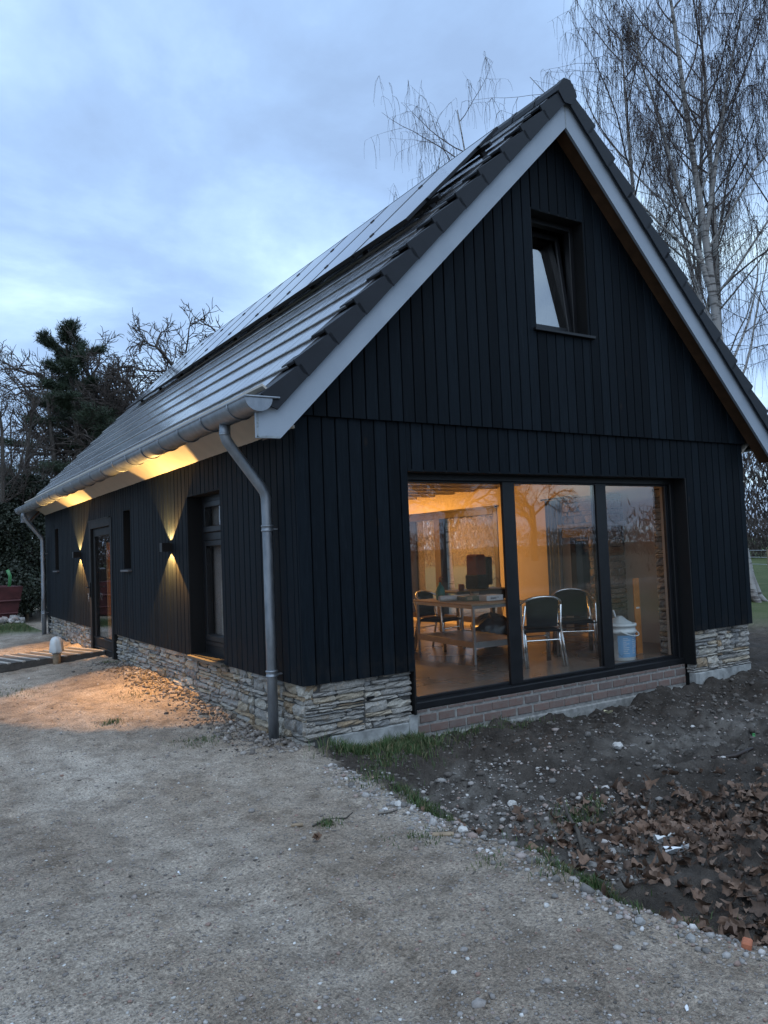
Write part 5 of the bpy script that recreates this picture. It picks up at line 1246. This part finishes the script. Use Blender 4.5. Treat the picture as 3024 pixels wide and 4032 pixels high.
blades('bank_grass', [(.06, -1.55, .07, .16, 700, .07), (.02, -1.15, .10, .15, 300, .05), (.12, -2.55, .10, .1, 220, .05), (.9, -2.12, .12, .08, 350, .06)], MT['grassm'], 'patchy green grass along the rim of the ditch')
blades('ditch_grass', [(.10, -3.42, .10, .09, 1500, .05), (-.0, -3.02, .12, .07, 800, .045)], MT['grassm'], 'short green grass patch below the rim near the leaf heap')
blades('weed_tufts', [(-.72, -1.74, .03, .03, 120, .035), (-.42, -2.25, .08, .06, 120, .025), (-.35, -2.75, .06, .05, 70, .025), (-.55, .85, .12, .1, 240, .03), (-1.05, 2.0, .07, .05, 160, .035), (-.55, 3.1, .1, .1, 120, .03), (-1.6, 4.6, .2, .2, 200, .03), (1.6, -.08, .25, .05, 350, .05), (2.1, -.12, .3, .05, 260, .05), (-.15, 6.0, .05, .05, 100, .05)], MT['grassm'], 'small scattered weeds growing through the gravel')
blades('lawn_strip', [(-.9, 14.6, 1.3, .55, 7000, .09)], MT['grassm'], 'green lawn strip behind the house at the left')

# slatted wooden walkway to the door
wk = empty('boardwalk', (-.58, 7.45, .06), rad(16.5), 'slatted wooden walkway leading to the entrance door', 'walkway')
q = MB(); q.cbox((-1.25, -.56, 0), (.80, -.50, .10), .006); q.build('side_beam', MT['darkslat'], wk); q = MB(); q.cbox((-1.25, .50, 0), (.55, .56, .10), .006); q.build('side_beam', MT['darkslat'], wk)
q = MB(); q.cbox((-1.25, -.03, 0), (.62, .03, .099), .006); q.build('side_beam', MT['darkslat'], wk)
sm_ = MB().cbox((0, -.56, .1005), (.056, .56, .122), .004)
sA, sB = sm_.mesh('slat', MT['slatwood']), MB().cbox((0, -.56, .1005), (.050, .56, .116), .004).mesh('slat', MT['darkslat'])
for i in range(17):
    o = link('slat', sA if i % 2 == 0 else sB, wk); o.location = (-1.25 + i * .105 + (.0 if i % 2 == 0 else .006), 0, 0); 
    o2 = link('slat', sB, wk); o2.location = (-1.25 + i * .105 + .058, R.uniform(-.006, .006), -.003)
# bollard light wrapped in a bag
bo = empty('wrapped_bollard', (-.74, 6.72, hz(-.74, 6.72)), 0, 'short post with a pale plastic bag pulled over its top', 'post')
q = MB(); q.smooth = True; q.tube([(0, 0, -.1), (.004, 0, .12), (0, 0, .30)], .055, 14); q.build('post_body', MT['tanpost'], bo)
q = MB(); q.smooth = True; V = []; F_ = []; n = 22
for z, r_ in ((.17, .092), (.19, .098), (.24, .094), (.30, .088), (.35, .082), (.385, .055), (.40, .02)):
    for i in range(n): a = 2 * math.pi * i / n; k = 1 + .13 * math.sin(7 * a + z * 9) + R.uniform(-.04, .04); V.append((r_ * k * math.cos(a), r_ * k * math.sin(a), z + R.uniform(-.008, .008)))
for j in range(6):
    for i in range(n): F_.append((j * n + i, j * n + (i + 1) % n, (j + 1) * n + (i + 1) % n, (j + 1) * n + i))
F_.append(tuple(range(6 * n, 7 * n))); q.add(V, F_); q.build('plastic_bag', MT['bag'], bo); q = MB(); q.lathe([(.064, .15), (.07, .16), (.064, .175)], 16); q.build('tie', MT['steel'], bo)
# red steel skip with scrap
sk = empty('red_skip', (-1.30, 17.6, .10), rad(4), 'dark red steel skip full of scrap at the left edge', 'skip')
q = MB(); V = [(-1.2, -.7, 0), (1.25, -.7, 0), (1.25, .8, 0), (-1.2, .8, 0), (-1.45, -.85, .92), (1.42, -.85, .92), (1.42, .95, .92), (-1.45, .95, .92)]
V += [(-1.13, -.63, .05), (1.18, -.63, .05), (1.18, .73, .05), (-1.13, .73, .05), (-1.39, -.79, .925), (1.36, -.79, .925), (1.36, .89, .925), (-1.39, .89, .925)]
q.add(V, [(0, 3, 2, 1), (0, 1, 5, 4), (1, 2, 6, 5), (2, 3, 7, 6), (3, 0, 4, 7), (8, 9, 10, 11), (8, 12, 13, 9), (9, 13, 14, 10), (10, 14, 15, 11), (11, 15, 12, 8), (4, 5, 13, 12), (5, 6, 14, 13), (6, 7, 15, 14), (7, 4, 12, 15)]); q.build('skip_body', MT['redsteel'], sk)
q = MB(); q.tube([(-1.36, -.80, .55), (1.36, -.80, .55)], .03, 8); q.tube([(-1.28, -.74, .22), (1.30, -.74, .22)], .025, 8); q.build('rib', MT['redsteel'], sk)
for i in range(7):
    x = -1.0 + i * .33; q = MB(); q.cbox((x, R.uniform(-.3, .3), .5), (x + R.uniform(.08, .16), R.uniform(.35, .5), 1.0 + R.uniform(0, .35)), .01); o = q.build('scrap_piece', MT[R.choice(['darkwood', 'paper', 'steel', 'bark'])], sk); o.rotation_euler = (R.uniform(-.1, .1), R.uniform(-.25, .25), 0)
q = MB(); q.smooth = True; q.tube([(1.12, -.5, .6), (1.16, -.55, 1.2), (1.10, -.52, 1.36)], .045, 8); q.build('green_pipe', MT['greenplastic'], sk)
xs = NR.normal(.2, .55, 420); ys = NR.normal(16.5, .28, 420); tag(scatter('rubble_heap', xs, ys, NR.uniform(.03, .10, 420), MT['rubble'], sink=.1), 'low heap of grey rubble in front of the red skip', 'rubble', kind='stuff')
# stakes by the mound
for i, (x, y, h, nm, lb, mt) in enumerate(((2.95, 23.0, 1.15, 'stake', 'dark upright stake in front of the earth mound', 'bark'), (2.45, 23.6, .75, 'stake', 'thin pale stake left of the dark one near the mound', 'tanpost'), (1.35, 21.5, 1.5, 'fence_post', 'white fence post nearest the red skip', 'paper'), (1.0, 22.3, 1.4, 'fence_post', 'grey fence post second from the red skip', 'tanpost'), (.66, 23.0, 1.4, 'fence_post', 'grey fence post at the left picture edge', 'tanpost'))):
    q = MB(); q.tube([(0, 0, -.2), (.01, 0, h * .5), (0, .01, h)], [.045, .042, .034], 8); o = q.build(nm, MT[mt]); o.location = (x, y, hz(x, y)); tag(o, lb, 'post')
q = MB(); q.cbox((-.3, -.06, 0), (.3, .06, .05), .005); o = q.build('plank', MT['paper']); o.location = (2.6, 23.4, hz(2.6, 23.4) + .05); tag(o, 'pale plank lying at the foot of the thin stake', 'plank')
q = MB(); q.cbox((-.35, -.15, .0), (.35, .15, .06), .01); q.cbox((-.3, -.1, -.5), (-.24, .1, 0), .01); q.cbox((.24, -.1, -.5), (.3, .1, 0), .01); o = q.build('bench', MT['bark']); o.location = (5.3, 28.5, 1.35); tag(o, 'small dark bench beyond the earth mound', 'bench')

# ------------------------------------------------------------------ trees
class Tree:
    def __init__(s, seed): s.r = np.random.default_rng(seed); s.thick = []; s.limbs = []; s.thin = []; s.pts = []
    def poly(s, pts, rad_, lev=1): (s.thick if lev == 0 else s.limbs if rad_[0] > .035 else s.thin).append((np.array(pts), np.array(rad_)))
    def branch(s, p, d, ln, r, lev, P):
        rg = s.r; n = P['seg'][lev]; pts = [p.copy()]; rs = [r]; d = d / np.linalg.norm(d); tip = r * P['taper'][lev]
        kids = []
        for i in range(n):
            d = d + rg.normal(0, P['wander'][lev], 3) + np.array([0, 0, P['up'][lev]]) / n
            d /= np.linalg.norm(d); p = p + d * ln / n; pts.append(p.copy()); rs.append(r + (tip - r) * (i + 1) / n); kids.append((p.copy(), d.copy(), (i + 1) / n, rs[-1]))
        s.poly(pts, rs, lev)
        if lev + 1 >= len(P['seg']): s.pts.append(pts); return
        k = P['kids'][lev]; k = max(1, int(rg.normal(k, k * .15)))
        for j in range(k):
            t_ = P['from'][lev] + (1 - P['from'][lev]) * ((j + rg.random()) / k)
            i = min(n - 1, int(t_ * n)); bp, bd, tt, br = kids[i]; f = t_ * n - i
            bp = np.array(pts[i]) + (np.array(pts[i + 1]) - np.array(pts[i])) * min(1, max(0, f)); br = rs[i] + (rs[i + 1] - rs[i]) * min(1, max(0, f))
            ax = np.cross(bd, rg.normal(0, 1, 3)); ax /= np.linalg.norm(ax) + 1e-9; ang = rad(rg.normal(P['ang'][lev], P['ang'][lev] * .2))
            nd = bd * math.cos(ang) + ax * math.sin(ang)
            l2 = ln * P['len'][lev] * (1 - P['fall'][lev] * t_) * rg.uniform(.7, 1.25)
            s.branch(bp, nd, l2, max(P['rmin'], min(br * .85, r * P['rr'][lev] * (1 - .35 * t_))), lev + 1, P)
        if P.get('lead', True) and lev > 0:
            pass
    @staticmethod
    def tubes(polys, n):
        V = []; F_ = []; o = 0; ang = np.arange(n) * 2 * math.pi / n; ca_, sa_ = np.cos(ang), np.sin(ang)
        for pts, rs in polys:
            k = len(pts); tn = np.gradient(pts, axis=0); tn /= (np.linalg.norm(tn, axis=1)[:, None] + 1e-9)
            ref = np.array([0, 0, 1.0]) if abs(tn[0][2]) < .9 else np.array([1.0, 0, 0])
            u = np.cross(tn, ref); u /= (np.linalg.norm(u, axis=1)[:, None] + 1e-9); v = np.cross(tn, u)
            V.append((pts[:, None] + (u[:, None] * ca_[None, :, None] + v[:, None] * sa_[None, :, None]) * rs[:, None, None]).reshape(-1, 3))
            a = (o + np.arange(k - 1)[:, None] * n + np.arange(n)[None]).ravel(); b = (o + np.arange(k - 1)[:, None] * n + (np.arange(n)[None] + 1) % n).ravel()
            F_.append(np.stack([a, b, b + n, a + n], 1)); o += k * n
        return np.concatenate(V), np.concatenate(F_)
    def build(s, name, loc, mtrunk, mtwig, label, cat='tree', group=None, scale=1.0, rz_=0, extra=None, twig_r=1.0):
        if len(s.limbs) < 30: s.thick += s.limbs; s.limbs = []
        t = empty(name, loc, rz_, label, cat, group); t.scale = (scale,) * 3
        link('trunk', np_mesh('trunk', *s.tubes(s.thick, 8), mtrunk, True), t)
        if s.limbs: link('limbs', np_mesh('limbs', *s.tubes(s.limbs, 6), mtwig if mtrunk is MT['birch'] else mtrunk, True), t)
        if s.thin: link('crown', np_mesh('crown', *s.tubes([(p, r * twig_r) for p, r in s.thin], 3), mtwig, True), t)
        for nm, V, F_, m_ in (extra or []): link(nm, np_mesh(nm, V, F_, m_), t)
        return t
def place_copy(src, loc, rz_, sc_, label):
    c = copy_tree(src); c.location = loc; c.rotation_euler = (0, 0, rz_); c.scale = (sc_,) * 3; c['label'] = label; return c
def ray_at(u, v, D): return CAM + (cf + cr * ((u - 1512) / 3071.3) - cu * ((v - 2016) / 3071.3)) * D
# oak-like bare trees
OAK = dict(seg=[6, 7, 6, 5, 4], wander=[.06, .16, .20, .22, .22], up=[.2, .25, .25, .2, .12], taper=[.75, .35, .3, .35, .5], kids=[8, 9, 8, 9], ang=[46, 48, 46, 44], len=[1.15, .55, .52, .5], fall=[.25, .35, .35, .3], rr=[.5, .42, .42, .5], rmin=.0085)
OAK['from'] = [.55, .2, .2, .15]
def oak(seed, trunk=4.6, r=.32): t = Tree(seed); t.branch(np.array([0, 0, -.2]), np.array([0.03, 0, 1.0]), trunk, r, 0, OAK); return t
G1, G2 = 'bare trees behind the house on the left', 'bare trees of the wood at the left edge'
oakA = oak(31).build('bare_tree', (7.6, 28.2, 0), MT['bark'], MT['twig'], 'broad bare tree rising behind the far end of the roof', 'tree', G1, 1.22, 0, None, 1.4)
oakB = oak(57, 4.2, .28).build('bare_tree', (10.4, 27.0, 0), MT['bark'], MT['twig'], 'bare tree whose crown tops the solar panels', 'tree', G1, 1.6, .8, None, 1.4)
place_copy(oakA, (5.4, 31.0, 0), 2.1, 1.12, 'bare tree standing just right of the pine')
place_copy(oakB, (8.8, 33.0, 0), 4.0, 1.35, 'bare tree farthest back behind the roof')
place_copy(oakA, (6.7, 30.5, 0), 5.2, 1.45, 'bare tree with a wide crown between the pine and the roof')
place_copy(oakB, (8.4, 29.2, 0), 2.6, 1.62, 'bare tree filling the gap above the far roof end')
place_copy(oakA, (9.4, 31.5, 0), 3.3, 1.72, 'bare tree just touching the upper edge of the far solar panels')
# slender bare trees of the wood
SLIM = dict(seg=[9, 6, 5, 4], wander=[.05, .12, .16, .2], up=[.1, .55, .4, .2], taper=[.25, .3, .35, .5], kids=[20, 6, 5], ang=[42, 40, 40], len=[.34, .5, .5], fall=[.55, .3, .3], rr=[.30, .5, .55], rmin=.008)
SLIM['from'] = [.28, .2, .2]
def slim(seed, h=11, r=.13): t = Tree(seed); t.branch(np.array([0, 0, -.2]), np.array([.02, .01, 1.0]), h, r, 0, SLIM); return t
sA_ = slim(3).build('slender_tree', (0.55, 25.0, 0), MT['bark'], MT['twig'], 'slender bare tree at the very left edge of the picture', 'tree', G2, .66)
sB_ = slim(8, 12).build('slender_tree', (1.5, 27.5, 0), MT['bark'], MT['twig'], 'slender bare tree left of the pine trunk', 'tree', G2, .62)
wood = [(1.0, 30, .9), (2.2, 33, .85), (3.0, 30.5, .62), (4.2, 35, .8), (.2, 29, .7), (1.9, 37, .95), (5.6, 37, .8), (6.8, 38, .85), (-.2, 33, .9), (3.4, 39, .9), (2.6, 27.0, .5), (-.6, 27, .75), (.9, 34, .8), (4.9, 32.5, .55)]
for i, (x, y, s_) in enumerate(wood): place_copy(sA_ if i % 2 else sB_, (x, y, 0), i * 1.3, s_ * .78, 'thin bare tree in the tangled wood around and behind the pine at the left')
# pine: drooping plates of needles
def pine(seed, loc, h, label):
    t = Tree(seed); rg = t.r; pts = []; k = 14
    P0 = np.array([0, 0, -.2])
    tr = [np.array([.25 * math.sin(z * .35), .15 * math.sin(z * .5 + 1), z]) for z in np.linspace(-.2, h, k)]; t.thick.append((np.array(tr), np.linspace(.30, .05, k)))
    tr2 = [np.array([.1 - .95 * min(1, max(0, (z - 3.2) / 2.2)) - .12 * max(0, z - 5.4) * (1 if z < 8 else 1), .1, z]) for z in np.linspace(2.8, h * .80, 9)]; t.thick.append((np.array(tr2), np.linspace(.17, .05, 9)))
    NV = []; NF = []; o = 0
    def tuft(p, d, s):
        nonlocal o
        m_ = 20; a = rg.normal(0, 1, (m_, 3)); a = a / np.linalg.norm(a, axis=1)[:, None] * .8 + d * .75 + np.array([0, 0, .25]); a /= np.linalg.norm(a, axis=1)[:, None]
        b = np.cross(a, rg.normal(0, 1, (m_, 3))); b /= np.linalg.norm(b, axis=1)[:, None]; ln = s * rg.uniform(.7, 1.3, (m_, 1)); w_ = .014
        st = p + rg.normal(0, s * .62, (m_, 3)) * np.array([1, 1, .55])
        NV.append(np.stack([st - b * w_, st + b * w_, st + a * ln], 1).reshape(-1, 3)); NF.append(np.arange(m_ * 3).reshape(-1, 3) + o); o += m_ * 3
    def limb(p, d, ln, r):
        n = 7; q = p.copy(); pl = [q.copy()]; d = d / np.linalg.norm(d)
        for i in range(n):
            d = d + rg.normal(0, .09, 3) + np.array([0, 0, .05 if i > n * .55 else -.02]); d /= np.linalg.norm(d); q = q + d * ln / n; pl.append(q.copy())
            if i >= 1:
                for c in range(3 if i > 2 else 1):
                    sd_ = np.cross(d, np.array([0, 0, 1.0])) * rg.choice([-1, 1]) + d * .5 + np.array([0, 0, rg.uniform(.0, .35)]); sd_ /= np.linalg.norm(sd_)
                    sl_ = ln * rg.uniform(.12, .30) * (1.15 - i / n * .5); e_ = q + sd_ * sl_; t.thin.append((np.array([q, (q + e_) / 2 + rg.normal(0, .03, 3), e_]), np.array([.018, .014, .009])))
                    for f in (.35, .55, .75, .95, 1.05): tuft(q + (e_ - q) * f, sd_, .19)
            if i >= n - 2: tuft(q, d, .22)
        t.poly(pl, np.linspace(r, .014, n + 1))
    for i in range(42):
        f = (i + rg.random()) / 42; z = h * (.30 + .68 * f); a = i * 2.4 + rg.uniform(-.4, .4); ln = (3.6 - 2.5 * f ** 1.2) * rg.uniform(.6, 1.2) * (1.0 if f > .12 else .8)
        if rg.random() < .12: continue
        src = tr2 if (rg.random() < .35 and z < h * .78) else tr; zi = [p[2] for p in src]; b = np.array([np.interp(z, zi, [p[0] for p in src]), np.interp(z, zi, [p[1] for p in src]), z])
        limb(b, np.array([math.cos(a), math.sin(a), .10 + .65 * f ** 3]), ln, .055 - .03 * f)
    for a in (.4, 2.3, 4.4): limb(np.array(tr[-2]), np.array([.55 * math.cos(a), .55 * math.sin(a), 1.0]), 1.5, .04)
    tt = t.build('pine_tree', loc, MT['bark'], MT['twig'], label, 'tree', None, 1.0, .6)
    tt.scale = (.93,) * 3; link('needles', np_mesh('needles', np.concatenate(NV), np.concatenate(NF), MT['needle']), tt)
    return tt
pine(5, (3.55, 27.7, 0), 11.3, 'tall dark pine tree with tufted top left of the roof')
# ivy clad tree: leaf quads round the trunk
def ivy_tree(seed, loc, h, rr0, label):
    t = slim(seed, 7.0, .14); rg = np.random.default_rng(seed); n = 26000
    z = h * rg.random(n) ** .9; rr_ = rr0 * (1.0 - .65 * z / h) * (.55 + .75 * rg.random(n)) * (1 + .35 * np.sin(z * 3 + rg.random() * 6)); a = rg.random(n) * 6.28
    c = np.stack([rr_ * np.cos(a), rr_ * np.sin(a), z], 1); u = rg.normal(0, 1, (n, 3)); u /= np.linalg.norm(u, axis=1)[:, None]; v = np.cross(u, rg.normal(0, 1, (n, 3))); v /= np.linalg.norm(v, axis=1)[:, None]; s_ = rg.uniform(.03, .065, (n, 1))
    V = np.stack([c - u * s_, c + v * s_ * .7, c + u * s_, c - v * s_ * .7], 1).reshape(-1, 3); F_ = np.arange(4 * n).reshape(-1, 4)
    return t.build('ivy_clad_tree', loc, MT['bark'], MT['twig'], label, 'tree', None, 1.0, 0, [('ivy', V, F_, MT['ivy'])])
ivy_tree(41, (1.15, 23.2, 0), 4.6, 1.25, 'tree trunk smothered in dark ivy left of the house')
ivy_tree(43, (0.25, 22.3, 0), 3.6, 1.1, 'second dark ivy covered trunk at the left picture edge')
# birches: hanging twigs
BIR = dict(seg=[14, 8, 6], wander=[.016, .07, .10], up=[.05, .55, -.25], taper=[.12, .2, .35], kids=[17, 8], ang=[38, 46], len=[.40, .42], fall=[.55, .35], rr=[.26, .36], rmin=.006)
BIR['from'] = [.26, .18]
def birch(seed, h, r, loc, label, rz_=0, fork=None, dens=7, lean=(0, 0), flare=False, group='birches behind the house on the right'):
    t = Tree(seed); rg = t.r; t.branch(np.array([0, 0, -.3]), np.array([lean[0], lean[1], 1.0]), h, r, 0, BIR)
    if fork:
        tp = t.thick[0][0]
        for (fz, fd, fl) in fork:
            b_ = np.array([np.interp(fz, tp[:, 2], tp[:, 0]), np.interp(fz, tp[:, 2], tp[:, 1]), fz]); t.branch(b_, np.array(fd), fl, np.interp(fz, tp[:, 2], t.thick[0][1]) * .72, 0, BIR)
    if flare:
        for k in range(7):
            a = k * .9; ca_, sa_ = math.cos(a), math.sin(a); t.thick.append((np.array([[.62 * ca_, .62 * sa_, -.15], [.36 * ca_, .36 * sa_, .1], [.15 * ca_, .15 * sa_, .6], [.05 * ca_, .05 * sa_, 1.3]]), np.array([.04, .10, .15, .15])))
    tips = list(t.pts); BV = []; 
    for pl in tips:
        for k in range(dens):
            i = rg.integers(1, len(pl)); p = np.array(pl[i]); ln = rg.uniform(.35, 1.25); d = np.array([rg.normal(0, .5), rg.normal(0, .5), .25]); q = p.copy(); st = [q.copy()]; n = 5
            for j in range(n):
                d = d * .55 + np.array([rg.normal(0, .11), rg.normal(0, .11), -.62]); q = q + d / np.linalg.norm(d) * ln / n; st.append(q.copy())
                if rg.random() < .6: BV.append(q + rg.normal(0, .02, 3))
            t.thin.append((np.array(st), np.linspace(.0052, .0028, n + 1)))
    BV = np.array(BV); n = len(BV); u = rg.normal(0, 1, (n, 3)); u /= np.linalg.norm(u, axis=1)[:, None]; v = np.cross(u, rg.normal(0, 1, (n, 3))); v /= np.linalg.norm(v, axis=1)[:, None]; s_ = rg.uniform(.005, .012, (n, 1))
    V = np.stack([BV - u * s_ * 1.4, BV + v * s_ * .6, BV + u * s_ * 1.4, BV - v * s_ * .6], 1).reshape(-1, 3)
    return t.build('birch_tree', loc, MT['birch'], MT['btwig'], label, 'tree', group, 1.0, rz_, [('catkins', V, np.arange(4 * n).reshape(-1, 4), MT['btwig'])])
bA = birch(11, 18.5, .17, (15.35, 6.05, -.05), 'tall birch with pale banded trunk and root flare right of the gable', 0, [(7.6, (-.16, .1, 1), 8.5), (9.4, (.12, -.1, 1), 7)], 9, (0, 0), True)
bB = birch(12, 17.0, .16, (16.1, 8.8, -.05), 'birch with a dark upright trunk just behind the ridge on the right', 1.0, None, 8)
bC = birch(13, 17.6, .15, (15.0, 14.0, 0), 'slim birch whose top shows left of the ridge', 2.0, None, 7)
place_copy(bC, (15.4, 18.2, 0), 4.1, .88, 'small birch top peeping over the solar panels')
place_copy(bB, (18.6, 5.6, 0), 2.6, 1.02, 'birch at the far right edge with hanging twigs')
place_copy(bA, (19.2, 9.6, 0), 2.2, .95, 'birch standing behind the tall banded one')
place_copy(bB, (17.3, 7.7, 0), 5.0, 1.05, 'slim birch stem between the tall banded birch and the ridge')
# hedges and woods on the horizon: one mass each
def hedge(name, pts, h, dep, n, mat, label, seed, leaf=.22):
    rg = np.random.default_rng(seed); pts = np.array(pts, float); sg = np.linalg.norm(np.diff(pts, axis=0), axis=1); cum = np.concatenate([[0], np.cumsum(sg)]); s_ = rg.random(n) * cum[-1]
    x = np.interp(s_, cum, pts[:, 0]); y = np.interp(s_, cum, pts[:, 1]); top = h * (.72 + .5 * (fbm(s_, s_ * 0 + seed, 4, .12) + .2) + .25 * fbm(s_, s_ * 0 + seed + 5, 3, .7)); z = top * rg.random(n) ** .85
    c = np.stack([x + rg.normal(0, dep, n), y + rg.normal(0, dep, n), z], 1); u = rg.normal(0, .45, (n, 3)) + np.array([0, 0, 1.0]); u /= np.linalg.norm(u, axis=1)[:, None]; v = np.cross(u, rg.normal(0, 1, (n, 3))); v /= np.linalg.norm(v, axis=1)[:, None]; w_ = leaf * rg.uniform(.5, 1.5, (n, 1))
    V = np.stack([c - v * w_ * .16, c + v * w_ * .16, c + u * w_ * 2.2 + v * w_ * .05], 1).reshape(-1, 3)
    o = link(name, np_mesh(name, V, np.arange(3 * n).reshape(-1, 3), mat)); return tag(o, label, 'hedge', kind='stuff')
hedge('hedgerow', [(30, -20), (46, 4), (50, 22), (36, 48), (14, 60)], 3.6, .9, 60000, MT['twig'], 'brown leafless hedgerow across the green field at the right', 3, .16)
hedge('copse', [(56, 26), (48, 40), (30, 64)], 10, 2.0, 45000, MT['twig'], 'tall leafless copse seen through the living room window', 8, .3)
hedge('wood_edge', [(-30, 46), (-6, 44), (6, 42), (20, 52)], 5.0, 1.6, 50000, MT['twig'], 'dark leafless wood edge far behind the house', 4, .22)
hedge('undergrowth', [(-4, 33), (1, 32), (5.5, 31.5), (9, 33)], 3.0, 1.0, 30000, MT['twig'], 'tangled brown undergrowth behind the earth mound', 6, .13)
hedge('far_field_hedge', [(-30, -70), (20, -82), (75, -62), (110, -30)], 4.2, 2.2, 60000, MT['twig'], 'dark hedge across the field in front of the house, mirrored in the glass', 7, .22)
# trees across the field in front of the house (mirrored in the sliding door)
place_copy(oakA, (52, -52, 0), .4, 1.25, 'round bare tree across the field, mirrored in the middle glass')
place_copy(oakB, (20, -24, 0), 1.4, 1.0, 'bare tree before the house, mirrored in the left glass')
place_copy(oakB, (60, -36, 0), 2.4, 1.5, 'bare tree across the field, mirrored in the right glass')
place_copy(oakA, (50, -25, 0), 3.4, 1.5, 'dense bare tree mirrored at the right glass edge')
# wire fence in the field at the right
fn = empty('wire_fence', (24, 4, 0), 0, 'low wire fence on posts across the green field at the right', 'fence')
for i in range(12): q = MB(); q.tube([(-4 + i * 1.2, i * 1.9 - 4, -.2), (-4 + i * 1.2, i * 1.9 - 4, 1.0)], .05, 7); q.build('fence_post', MT['tanpost'], fn)
for z in (.35, .65, .95): q = MB(); q.tube([(-4, -4, z), (-4 + 11 * 1.2, 11 * 1.9 - 4, z)], .012, 5); q.build('wire', MT['steel'], fn)
